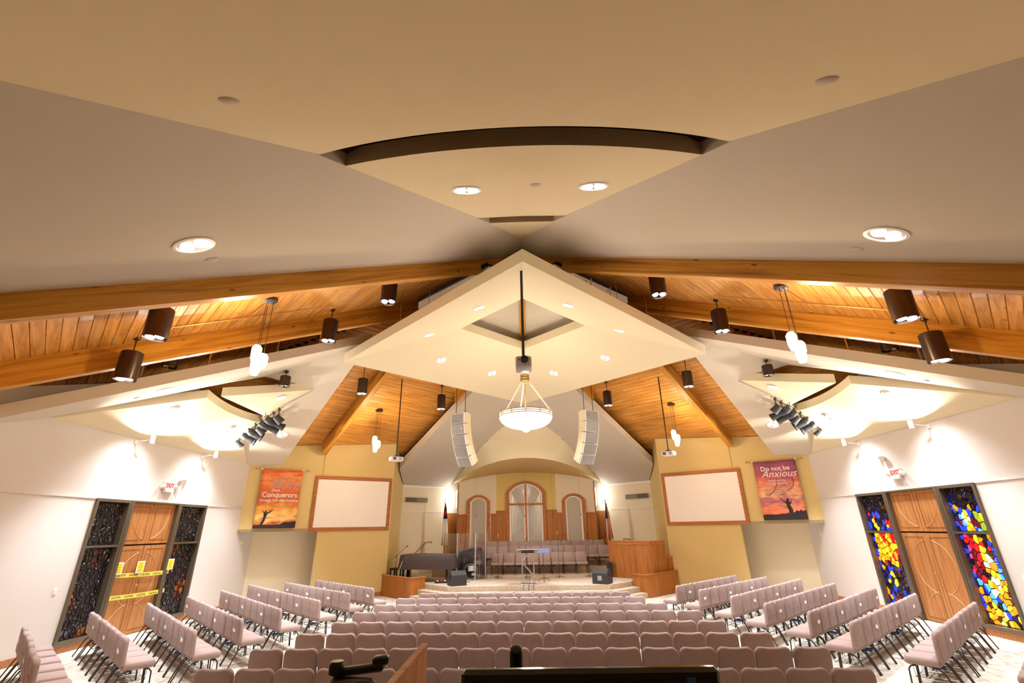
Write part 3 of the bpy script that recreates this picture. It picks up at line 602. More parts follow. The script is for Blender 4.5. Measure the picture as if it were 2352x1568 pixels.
for s in (-1, 1):
    PX = lambda d: s * (WX - d)
    for outer in (True, False):
        y0, y1 = (WIN0, 12.94) if outer else (14.86, WIN1)
        root = sroot('window_%d' % wn, '%s chunky coloured glass window %s the %s doors' % ('brightly glowing' if s > 0 else 'dark unlit', 'on the near side of' if outer else 'beyond', SIDE[s])); wn += 1
        fw = 0.07
        bars = [(y0 + fw / 2, (0.15 + WTOP) / 2, fw, WTOP - 0.15), (y1 - fw / 2, (0.15 + WTOP) / 2, fw, WTOP - 0.15)]
        for yb, zb_, wy, hz in bars: G().box((PX(-0.03), yb, zb_), (0.16, wy, hz)).build('frame_jamb', 'frame_metal', root)
        for zb_, hz in ((0.19, 0.08), (WTOP - 0.035, 0.07), (2.21, 0.05)): G().box((PX(-0.03 if zb_ < 2.3 and zb_ > 2 else -0.03), (y0 + y1) / 2, zb_), (0.14 if zb_ == 2.21 else 0.16, y1 - y0 - 2 * fw, hz)).build('frame_rail', 'frame_metal', root)
        G().box((PX(-0.12), (y0 + y1) / 2, (0.15 + WTOP) / 2), (0.03, y1 - y0, WTOP - 0.15)).build('lead_backing', 'glass_lead', root)
        for z0, z1, n in ((0.235, 2.18, 150), (2.24, 3.25, 90)):
            for p, poly in voronoi(y0 + fw, y1 - fw, z0, z1, n, rng):
                cx = sum(q[0] for q in poly) / len(poly); cz = sum(q[1] for q in poly) / len(poly)
                md = min(math.hypot(q[0] - cx, q[1] - cz) for q in poly)
                if md < 0.008: continue
                k0 = max(0.45, 1 - 0.011 / md); k1 = k0 * 0.62; dd = rng.uniform(0.012, 0.03)
                rg = lambda k, d: [(PX(-0.105 + d), cx + (q[0] - cx) * k, cz + (q[1] - cz) * k) for q in poly]
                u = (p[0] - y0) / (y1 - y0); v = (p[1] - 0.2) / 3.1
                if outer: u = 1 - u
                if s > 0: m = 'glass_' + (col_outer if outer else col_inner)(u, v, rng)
                else: m = 'night_' + col_night(u, v, rng)
                tilt = [rng.uniform(-0.012, 0.012) for _ in range(2)]
                r2 = [(x + s * -(tilt[0] * (y - cx) + tilt[1] * (z - cz)) / max(md, 0.02), y, z) for x, y, z in rg(k1, dd)]
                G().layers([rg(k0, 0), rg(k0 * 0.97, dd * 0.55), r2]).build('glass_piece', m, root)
    # doors
    root = sroot('door_%d' % (1 if s < 0 else 2), 'tall oak double doors with routed arcs in the %s wall%s' % (SIDE[s], ', taped off' if s < 0 else ''))
    ya, yb = 13.04, 14.76; mid = (ya + yb) / 2
    for yj in (ya - 0.05, yb + 0.05): G().box((PX(-0.03), yj, WTOP / 2), (0.18, 0.10, WTOP)).build('door_jamb', 'frame_metal', root)
    G().box((PX(-0.03), mid, WTOP - 0.02), (0.18, yb - ya, 0.04)).build('door_head', 'frame_metal', root)
    G().box((PX(-0.13), mid, WTOP / 2), (0.03, yb - ya, WTOP)).build('door_gap', 'dark_void', root)
    for k, (a, b) in enumerate(((ya, mid - 0.004), (mid + 0.004, yb))):
        for z0, z1, nm in ((0.015, 2.19, 'door_leaf'), (2.23, 3.285, 'transom_panel')):
            leaf = G().box((PX(-0.07), (a + b) / 2, (z0 + z1) / 2), (0.05, b - a - 0.006, z1 - z0)).build(nm, 'door_wood', root)
            xf = PX(-0.042)
            i0, i1, j0, j1 = a + 0.11, b - 0.11, z0 + 0.1, z1 - 0.1
            for p, q in (((i0, j0), (i1, j0)), ((i0, j1), (i1, j1)), ((i0, j0), (i0, j1)), ((i1, j0), (i1, j1))):
                G().tube([(xf, p[0], p[1]), (xf, q[0], q[1])], 0.005, 4).build('routed_line', 'groove_dark', leaf)
            cs = ((1.36, 0.66), (0.12, 0.66)) if nm == 'door_leaf' else ((3.0, 0.66),)
            for cz, rr in cs:
                run = []
                for t in range(0, 181):
                    th = math.pi * t / 90
                    y, z = mid + rr * math.cos(th), cz + rr * math.sin(th)
                    if i0 + 0.01 < y < i1 - 0.01 and j0 + 0.01 < z < j1 - 0.01: run.append((xf, y, z))
                    else:
                        if len(run) > 3: G().tube(run[::2] + [run[-1]], 0.006, 4).build('routed_arc', 'groove_highlight', leaf)  # groove highlight drawn as a pale line
                        run = []
                if len(run) > 3: G().tube(run[::2] + [run[-1]], 0.006, 4).build('routed_arc', 'groove_highlight', leaf)
            if nm == 'door_leaf':
                for zz in (0.93, 1.2): G().lathe([(0.012, 0), (0.016, 0.012), (0.0, 0.02)], 10, (PX(-0.04), mid + (-0.06 if k == 0 else 0.06), zz), Euler((0, -s * R(90), 0)).to_matrix()).build('pull_stud', 'chrome', leaf)
# ================================================================== LAMPS AND CEILING THINGS
def tilt_to(nrm):
    """matrix whose -Z... local Z is the plane's upward normal"""
    z = Vector(nrm).normalized(); x = Vector((1, 0, 0)); x = (x - z * x.dot(z)).normalized(); y = z.cross(x)
    return Matrix((x, y, z)).transposed()
def can_light(loc, nrm, label, r=0.17, w=W_CAN, twin=True, ang=82, group=None):
    """recessed twin-lamp downlight in a sloped ceiling; loc is on the ceiling's lower face"""
    root = thing('recessed_downlight', label, 'ceiling light', loc, 0, group)
    m = tilt_to(nrm)
    G().lathe([(r * 1.18, 0.0), (r * 1.18, -0.012), (r, -0.018), (r * 0.96, -0.004)], 24, m=m).build('trim_ring', 'white_plastic', root, smooth=True)
    G().lathe([(r * 0.97, -0.006), (0.0, -0.004)], 24, m=m).build('reflector', 'reflector', root)
    for sx in ((-1, 1) if twin else (0,)):
        G().lathe([(0.0, -0.045), (r * 0.32, -0.04), (r * 0.42, -0.008)], 14, (m @ Vector((sx * r * 0.46, 0, 0))), m=m).build('lamp_lens', 'lens_cool', root, smooth=True)
    lamp('SPOT', 'downlight_beam', root, (0, 0, -0.1), w, COOL, 0.09, ang, 0.8)
    return root
NL = (-T, -T, 1); 
def nrm_f(s): return (T * s, -T, 1)
def nrm_b(s): return (T * s, T, 1)
for s, P in ((-1, (-4.42, 5.17)), (1, (4.75, 5.25))):
    can_light((P[0], P[1], znf(*P) - 0.001), nrm_f(s), 'large recessed downlight in the %s beige slope near the camera' % SIDE[s], r=0.21, w=W_CAN * 0.25, ang=56)
for x, nm in ((-0.82, 'left'), (1.05, 'right')):
    can_light((x, 5.5, w2(5.5) - 0.001), (0, -0.4847, 1), '%s of the two downlights in the middle tan panel' % nm, r=0.19, w=W_CAN * 0.25, ang=56)
for x, y, nm in [(-1.21, 11.5, 'front left slope, nearer the projector pole'), (1.24, 11.41, 'front right slope, nearer the projector pole'), (-2.97, 13.44, 'left slope, nearer its outer corner'), (3.02, 13.42, 'right slope, nearer its outer corner'),
                 (-2.88, 15.3, 'back left slope, outer one'), (2.87, 15.38, 'back right slope, outer one'), (-1.21, 16.94, 'back left slope, above the bowl lamp'), (1.16, 17.05, 'back right slope, above the bowl lamp')]:
    s = -1 if x < 0 else 1; sy = -1 if y < YC else 1
    can_light((x, y, ZR + SD * (RD - abs(x) - abs(y - YC)) - 0.001), (SD * s, SD * sy, 1), 'recessed light in the diamond cloud, ' + nm, r=0.15, w=W_CAN * 1.5, ang=74)
for s in (-1, 1):
    can_light((s * 9.02, 17.04, 14.69 - T * (9.02 + 17.04) - 0.001), nrm_b(s), 'downlight in the white cloud near the %s banner' % SIDE[s], r=0.17, w=W_CAN * 1.3, ang=76)
    can_light((s * 9.06, 11.07, zcl(9.06, 11.07) - 0.001), nrm_f(s), 'downlight in the near slope of the white cloud, %s side' % SIDE[s], r=0.17, w=W_CAN * 1.5, ang=76)
    can_light((s * 8.1, 14.78, 6.612), (s * 0.42, -0.15, 1), 'downlight in the small triangular panel, %s side' % SIDE[s], r=0.15, w=W_CAN * 1.6, ang=76)
    can_light((s * 9.78, 12.4, 4.93 + 0.8 * 0.92 - 0.001), (0.8 * s, 0, 1), 'wall washing light at the near end of the %s cove' % SIDE[s], r=0.13, w=W_CAN * 0.5, twin=False, ang=110)
    can_light((s * 9.78, 15.1, 4.93 + 0.8 * 0.92 - 0.001), (0.8 * s, 0, 1), 'wall washing light at the middle of the %s cove' % SIDE[s], r=0.13, w=W_CAN * 0.5, twin=False, ang=110)

# small round cover plates
def cover(loc, nrm, label, r=0.085):
    o = G().lathe([(0, -0.022), (r * 0.75, -0.02), (r, -0.006), (r, 0.0)], 20, m=tilt_to(nrm)).build('cover_plate', 'ceiling_beige', smooth=True, loc=loc)
    tag(o, label, 'ceiling plate')
for s, P in ((-1, (-4.59, 5.76)), (1, (4.84, 5.89))): cover((*P, znf(*P)), nrm_f(s), 'small round cover plate just below the %s big downlight' % SIDE[s])
for s, P in ((-1, (-1.18, 9.4)), (1, (1.25, 9.25))): cover((*P, znf(*P)), nrm_f(s), 'small round cover plate near the roof peak, %s of the ridge' % SIDE[s])
cover((0.19, 5.35, w2(5.35)), (0, -0.4847, 1), 'small round cover plate between the two middle panel downlights')
for s in (-1, 1): cover((s * 2.28, 2.57, w1(2.57)), (0, -0.5785, 1), 'round cover plate on the large tan panel, %s side' % SIDE[s], 0.075)
for s in (-1, 1):
    cover((s * 9.6, 12.0 - 1.1, zcl(9.6, 10.9)), nrm_f(s), 'small round cover plate on the near slope of the %s cloud' % SIDE[s], 0.06)
    cover((s * 9.3, 17.8, 14.69 - T * 27.1), nrm_b(s), 'small round cover plate above the %s banner' % SIDE[s], 0.05)

# black cylinder downlights
def can_cyl(x, y, z0, z1, zc, label, lit=True, r=0.19, k=1.0):
    root = thing('cylinder_downlight', label, 'pendant light', (x, y, z0))
    h = z1 - z0
    G().lathe([(r * 0.93, 0.05), (r * 0.97, 0.0), (r, 0.004), (r, h - 0.02), (r - 0.02, h), (0.0, h)], 28).build('housing', 'bronze_can', root, smooth=True)
    G().lathe([(r * 0.93, 0.045), (0, 0.045)], 24).build('lamp_plate', 'black_metal', root)
    for sx in (-1, 1):
        G().lathe([(0.0, 0.0), (0.06, 0.004), (0.078, 0.042)], 16, (sx * 0.088, 0, 0)).build('lamp_lens', 'lens_cool' if lit else 'reflector', root, smooth=True)
    if zc - z1 > 0.03:
        G().tube([(0, 0, h), (0, 0, zc - z0)], 0.012, 8).build('stem', 'bronze_can', root, smooth=True)
        G().lathe([(0.0, -0.05), (0.05, -0.045), (0.065, -0.01), (0.065, 0.02), (0.0, 0.02)], 16, (0, 0, zc - z0)).build('canopy', 'bronze_can', root, smooth=True)
    if lit: lamp('SPOT', 'cylinder_beam', root, (0, 0, -0.03), W_CYL * k, COOL, 0.08, 70, 0.7)
    return root
for s in (-1, 1):
    sd = SIDE[s]
    can_cyl(s * 6.5, 7.36, 5.66, 6.24, zdf(6.5, 7.36), 'largest bronze cylinder light, behind the front roof beam, %s' % sd, k=0.3)
    can_cyl(s * 7.85, 8.5, 5.28, 5.86, zdf(7.85, 8.5), 'bronze cylinder light hanging low in front of the %s outer beam' % sd, k=0.3)
    can_cyl(s * 3.3, 10.1, 7.65, 8.22, zdf(3.3, 10.1), 'bronze cylinder light half hidden behind the %s inner beam' % sd)
    can_cyl(s * 5.1, 11.1, 7.07, 7.68, zdf(5.1, 11.1), 'bronze cylinder light on a stem beside the %s corner of the diamond' % sd)
    can_cyl(s * 5.72, 15.7, 6.94, 7.5, zdf(5.72, 15.7), 'bronze cylinder light below the diamond edge, outer %s' % sd, r=0.17)
    can_cyl(s * 3.4, 18.5, 7.02, 7.62, zdf(3.4, 18.5), 'bronze cylinder light above the %s speaker column' % sd, r=0.17)
    can_cyl(s * 7.65, 14.05, 6.78, 7.12, 7.27, 'unlit bronze cylinder standing above the %s triangular panel' % sd, lit=False, r=0.16)
    can_cyl(s * 8.75, 10.6, 6.28, 6.62, zdf(8.75, 10.6), 'dark cylinder above the %s white cloud, seen through the gap' % sd, lit=False, r=0.17)

# stacked glass pendants
def pendant(x, y, z0, z1, label):
    root = thing('glass_pendant', label, 'pendant light', (x, y, z0)); H = zdf(x, y) - z0
    G().lathe([(0.0, H - 0.06), (0.13, H - 0.055), (0.15, H - 0.03), (0.15, H + 0.02), (0.0, H + 0.02)], 20).build('canopy', 'bronze_can', root, smooth=True)
    h = z1 - z0
    for k, (dx, dy, za, zt) in enumerate(((-0.07, 0.0, h * 0.42, h), (0.075, 0.03, h * 0.26, h * 0.72), (0.0, -0.05, 0.0, h * 0.46))):
        G().lathe([(0.0, za), (0.06, za), (0.09, za + (zt - za) * 0.3), (0.095, zt - 0.06), (0.055, zt)], 14, (dx, dy, 0)).build('glass_shade', 'lens_warm', root, smooth=True)
        G().tube([(dx, dy, zt), (dx * 0.9, dy, H - 0.05)], 0.006, 5).build('cord', 'black_metal', root)
    lamp('POINT', 'pendant_glow', root, (0, -0.16, h * 0.5), W_PEND, WARM, 0.12)
    return root
for s in (-1, 1):
    pendant(s * 5.38, 8.68, 5.37, 6.02, 'glowing stacked glass pendant in front of the %s white cloud' % SIDE[s])
    pendant(s * 8.75, 5.2, 3.75, 4.4, 'glowing stacked glass pendant low on the front slope near the %s wall' % SIDE[s])
    pendant(s * 6.0, 18.7, 5.38, 6.02, 'glowing stacked glass pendant near the %s screen wall' % SIDE[s])

# surface conduit on the front deck
for s in (-1, 1):
    pa = [qpt(s, True, 15.6, q, -0.03) for q in (-1.0, -5.9)]
    o = G().tube(pa, 0.014, 6).build('conduit', 'copper_pipe'); tag(o, 'thin conduit running up the pine deck on the %s' % SIDE[s], 'conduit')
    pa = [qpt(s, True, 15.57, -3.1, -0.03), Vector((s * 5.38, 8.68, zdf(5.38, 8.68) - 0.03))]
    o = G().tube(pa, 0.014, 6).build('conduit', 'copper_pipe'); tag(o, 'short conduit branching to the %s front pendant' % SIDE[s], 'conduit')

# bowl chandelier
root = thing('bowl_chandelier', 'large glowing glass bowl chandelier hung from three chains', 'chandelier', (0.02, YC, 5.25))
prof = [(0.0, 0.0)] + [(0.80 * math.sin(R(a)), 0.35 * (1 - math.cos(R(a)))) for a in range(8, 89, 8)]
G().lathe(prof, 40).build('glass_bowl', 'bowl_glass', root, smooth='all')
for z, r in ((0.36, 0.815), (0.42, 0.825), (0.48, 0.82)):
    G().tube([(r * math.cos(R(a)), r * math.sin(R(a)), z) for a in range(0, 361, 9)], 0.014, 6, False).build('rim_band', 'gold_metal', root, smooth='all')
G().lathe([(0.80, 0.34), (0.81, 0.34), (0.81, 0.46), (0.80, 0.46)], 40).build('rim_glass', 'bowl_glass', root, smooth='all')
for a in range(0, 360, 30): G().box((0.822 * math.cos(R(a)), 0.822 * math.sin(R(a)), 0.42), (0.02, 0.02, 0.14), (0, 0, R(a))).build('rim_bar', 'gold_metal', root)
G().lathe([(0.0, -0.09), (0.06, -0.08), (0.11, -0.045), (0.12, -0.01), (0.06, 0.012)], 20).build('finial', 'bowl_glass', root, smooth='all')
G().tube([(0, 0, 0.1), (0, 0, 4.75)], 0.013, 8).build('rod', 'gold_metal', root, smooth=True)
for z in (1.50, 1.60, 1.69): G().tube([(0.135 * math.cos(R(a)), 0.135 * math.sin(R(a)), z) for a in range(0, 361, 15)], 0.018, 6, False).build('hub_ring', 'gold_metal', root, smooth='all')
G().box((0, 0, 1.6), (0.26, 0.02, 0.2)).build('hub_plate', 'gold_metal', root)
for a in (-15, 105, 225):
    g = G(); n = 30
    p0, p1 = Vector((0.13 * math.cos(R(a)), 0.13 * math.sin(R(a)), 1.48)), Vector((0.8 * math.cos(R(a)), 0.8 * math.sin(R(a)), 0.48))
    d = (p1 - p0).normalized(); b1 = d.cross(Vector((0, 0, 1))).normalized(); b2 = d.cross(b1)
    for k in range(n):
        c = p0.lerp(p1, (k + 0.5) / n); b = b1 if k % 2 else b2; h = (p1 - p0).length / n * 0.66
        g.tube([c + d * h * math.cos(t) + b * 0.016 * math.sin(t) for t in [math.pi * i / 4 for i in range(9)]], 0.0045, 4, False)
    g.build('chain', 'white_paint', root)
lamp('POINT', 'bowl_up_light', root, (0, 0, 0.75), W_BOWL * 0.6, BOWLC, 0.3)
lamp('POINT', 'bowl_down_light', root, (0, 0, -0.25), W_BOWL * 0.5, BOWLC, 0.25)

# projectors
root = thing('pole_projector', 'grey projector on a black pole in front of the diamond opening', 'projector', (-0.03, 8.9, 5.55))
zt = ZR + SD * (RD - (YC - 8.9)) - 5.55
G().box((0, 0, 0.0), (0.32, 0.42, 0.24), bev=0.03).build('body', 'grey_plastic', root, smooth=True)
G().lathe([(0.075, 0.0), (0.075, 0.05), (0.055, 0.05), (0.05, 0.02), (0, 0.02)], 20, (0.02, -0.2, 0.035), Euler((R(90), 0, 0)).to_matrix()).build('lens', 'black_plastic', root, smooth=True)
G().lathe([(0.016, 0), (0.016, 0.01), (0, 0.01)], 10, (-0.09, -0.205, 0.035), Euler((R(90), 0, 0)).to_matrix()).build('sensor_window', 'black_plastic', root)
G().box((0, 0, 0.135), (0.2, 0.2, 0.03)).build('mount_plate', 'black_metal', root)
G().tube([(0, 0, 0.14), (0, 0, zt)], 0.03, 10).build('pole', 'black_metal', root, smooth=True)
for s, X0, Y0 in ((-1, -4.76, 17.3), (1, 5.2, 17.3)):
    root = thing('pole_projector', 'small white projector hung on a long pole facing the %s screen' % SIDE[s], 'projector', (X0, Y0, 4.9), s * R(-35))
    G().box((0, 0, 0), (0.44, 0.34, 0.15), bev=0.02).build('body', 'white_plastic', root, smooth=True)
    for dx in (-0.11, 0.11): G().box((dx, -0.172, 0), (0.12, 0.008, 0.1)).build('vent_grille' if dx > 0 else 'port_panel', 'grey_plastic' if dx > 0 else 'black_plastic', root)
    G().lathe([(0.05, 0), (0.05, 0.03), (0, 0.03)], 16, (0.08, 0.17, 0), Euler((R(-90), 0, 0)).to_matrix()).build('lens', 'black_plastic', root)
    G().box((0, 0, 0.1), (0.14, 0.14, 0.06)).build('mount_plate', 'black_metal', root)
    G().tube([(0, 0, 0.1), (0, 0, zdf(X0, Y0) - 4.9)], 0.022, 8).build('pole', 'black_metal', root, smooth=True)

# line array speakers
for s in (-1, 1):
    root = thing('line_array_speaker', 'white curved line array speaker column hanging %s of the bowl lamp' % SIDE[s], 'speaker', (s * 2.55, 18.2, 6.72), s * R(30))
    p = Vector((0, 0, 0)); ang = 1
    for k in range(5):
        a = R(ang); h = 0.40; m = Euler((a, 0, 0)).to_matrix()
        w = 0.66
        dn = m @ Vector((0, 0, -1)); fw = m @ Vector((0, -1, 0))
        c = p + dn * h / 2
        cab = G().layers([[m @ Vector((x, y, z)) + c for x, z in ((-w / 2, -h / 2), (w / 2, -h / 2), (w / 2, h / 2), (-w / 2, h / 2))] if False else [m @ Vector((x * f, y, z * g_)) + c for x, z in ((-w / 2, -h / 2), (w / 2, -h / 2), (w / 2, h / 2), (-w / 2, h / 2))] for y, f, g_ in ((-0.2, 0.96, 0.98), (-0.17, 1.0, 0.985), (0.1, 1.0, 0.98), (0.25, 0.8, 0.75))]).build('cabinet', 'white_plastic', root)
        G().box(c + fw * 0.206, (w * 0.86, 0.02, h * 0.92), m).build('grille', 'grille', cab)
        for sx in (-1, 1): G().box(c + m @ Vector((sx * (w / 2 + 0.012), 0.02, 0)), (0.03, 0.36, h * 0.98), m).build('side_plate', 'cloud_cream', cab)
        G().lathe([(0.02, 0), (0.02, 0.012), (0, 0.012)], 10, c + fw * 0.215 + m @ Vector((-s * 0.2, 0, 0.02)), m @ Euler((R(90), 0, 0)).to_matrix()).build('badge', 'chrome', cab)
        p = p + dn * h; ang += 8
    G().box((0, 0.02, 0.02), (0.6, 0.3, 0.04)).build('fly_frame', 'white_plastic', root)
    for sx in (-1, 1):
        G().tube([(sx * 0.22, 0, 0.03), (sx * 0.22, 0, 1.38)], 0.012, 6).build('hanging_cable', 'black_metal', root)
        G().tube([(sx * 0.22 + 0.03 * math.cos(R(a)), 0, 0.07 + 0.03 * math.sin(R(a))) for a in range(0, 361, 30)], 0.008, 5, False).build('shackle', 'black_metal', root)

# stage lighting pipes with spotlights
def stage_spot(loc, aim, kind, label, group):
    root = thing('stage_spotlight', label, 'stage light', loc, 0, group); root.scale = (1.25, 1.25, 1.25)
    d = (Vector(aim)).normalized(); z = -d; x = z.cross(Vector((0, 0, 1))).normalized(); y = z.cross(x); m = Matrix((x, y, z)).transposed()
    c = Vector((0, 0, -0.24))
    if kind == 'long': prof = [(0.07, -0.34), (0.105, -0.33), (0.085, -0.22), (0.08, -0.10), (0.1, -0.06), (0.105, 0.10), (0.07, 0.2), (0.0, 0.2)]
    elif kind == 'mid': prof = [(0.08, -0.24), (0.125, -0.24), (0.125, -0.2), (0.105, -0.18), (0.105, 0.08), (0.08, 0.16), (0.0, 0.16)]
    else: prof = [(0.08, -0.14), (0.11, -0.14), (0.10, -0.02), (0.09, 0.09), (0.0, 0.11)]
    body = G().lathe(prof, 16, c, m).build('body', 'speaker_black', root, smooth=True)
    G().lathe([(prof[0][0] * 0.95, prof[0][1] + 0.02), (0, prof[0][1] + 0.02)], 14, c, m).build('lens', 'gloss_black', body)
    for k in range(3):
        if kind != 'short': G().tube([c + m @ Vector((0.108 * math.cos(R(a)), 0.108 * math.sin(R(a)), 0.0 + 0.035 * k)) for a in range(0, 361, 30)], 0.006, 4, False).build('cooling_fin', 'speaker_black', body)
    G().tube([(0, 0, 0.0), (0, 0, -0.08), tuple(x * 0.12 + Vector((0, 0, -0.12))), tuple(x * 0.125 + c)], 0.012, 6).build('yoke', 'black_metal', root)
    G().tube([(0, 0, -0.08), tuple(-x * 0.12 + Vector((0, 0, -0.12))), tuple(-x * 0.125 + c)], 0.012, 6).build('yoke', 'black_metal', root)
    G().box((0, 0, 0.02), (0.05, 0.06, 0.08)).build('clamp', 'black_metal', root)
    return root
for s in (-1, 1):
    a, b = Vector((s * 8.25, 15.33, 6.44)), Vector((s * 10.6, 16.19, 5.36))
    pipe = thing('lighting_pipe', 'slanted pipe carrying the %s row of stage spotlights' % SIDE[s], 'pipe', a)
    G().tube([(0, 0, 0), b - a], 0.024, 10).build('tube', 'gold_metal', pipe, smooth=True)
    for t in (0.3, 0.62):
        p = (b - a) * t; q = a + p
        G().tube([p, (p.x, p.y, 14.69 - T * (abs(q.x) + q.y) - q.z + 0.02)], 0.012, 6).build('hanger', 'black_metal', pipe)
    for k, (t, kd) in enumerate(((0.06, 'short'), (0.15, 'long'), (0.25, 'long'), (0.35, 'short'), (0.45, 'mid'), (0.56, 'mid'), (0.73, 'short'))):
        p = a.lerp(b, t)
        aim = (-s * 0.85, 0.62, -0.42) if kd != 'short' else (-s * 0.6, 0.5, -0.62)
        sp = stage_spot(p - Vector((0, 0, 0.03)), aim, kd, 'black stage spotlight, %s from the upper end of the %s pipe' % (ORD[k], SIDE[s]), 'spotlights on the %s pipe' % SIDE[s])
        if k in (1, 2, 4):
            tgt = {1: Vector((-s * 4.6, 25.0, 2.4)), 2: Vector((-s * 1.0, 23.2, 1.2)), 4: Vector((-s * 2.6, 24.6, 2.6))}[k]
            dv = (tgt - p).normalized(); lp = Vector((0, 0, -0.24)) + dv * 0.4
            lamp('SPOT', 'stage_beam', sp, lp, W_STAGE, (1.0, 0.94, 0.86), 0.08, 34, 1.0, dv.to_track_quat('-Z', 'Y').to_euler())

# white raceways on top of the diamond's front edges
for s in (-1, 1):
    a, b = Vector((s * 0.75, 10.35, 8.6)), Vector((s * 3.0, 12.3, 8.62)); d = b - a; rz = math.atan2(d.y, d.x)
    root = thing('cable_raceway', 'white metal raceway above the %s front edge of the diamond' % SIDE[s], 'raceway', (a + b) / 2, rz)
    G().box((0, 0, 0), (d.length, 0.22, 0.2)).build('trough', 'white_plastic', root)
    G().box((0, 0.02, 0.15), (d.length * 0.96, 0.3, 0.1)).build('ballast_cover', 'black_metal', root)
    for k in range(3):
        G().tube([(-0.9 + 0.8 * k, -0.12, -0.25), (-0.9 + 0.8 * k, -0.12, 0.16)], 0.02, 6).build('strap', 'white_plastic', root)
        G().lathe([(0.02, 0), (0.02, 0.01), (0, 0.01)], 10, (-1.2 + 0.9 * k, -0.111, 0.02), Euler((R(90), 0, 0)).to_matrix()).build('knockout', 'black_metal', root)
    for k, (x, y) in enumerate(((3.4, 11.6), (4.2, 12.4), (2.4, 10.6))):
        zz = ZR + 0.3 + SD * (RD - x - abs(y - YC))
        o = G().tube([(s * x, y, zz), (s * x, y, zdf(x, y))], 0.008, 5).build('hanger_rod', 'gold_metal'); tag(o, 'thin hanger rod, %s, above the %s front edge of the diamond' % (['middle one', 'outermost', 'innermost'][k], SIDE[s]), 'hanger rod')
# hangers of the side clouds
for s in (-1, 1):
    for k, (x, y) in enumerate(((9.0, 10.15), (8.1, 11.05), (7.0, 12.15), (6.2, 12.95))):
        o = G().tube([(s * x, y, zcl(x, y) + 0.28), (s * x, y, zdf(x, y))], 0.02, 6).build('hanger_strut', ['steel', 'copper_pipe', 'steel', 'copper_pipe'][k]); tag(o, 'strut holding the %s white cloud, %s from the outside' % (SIDE[s], ORD[k]), 'hanger strut')

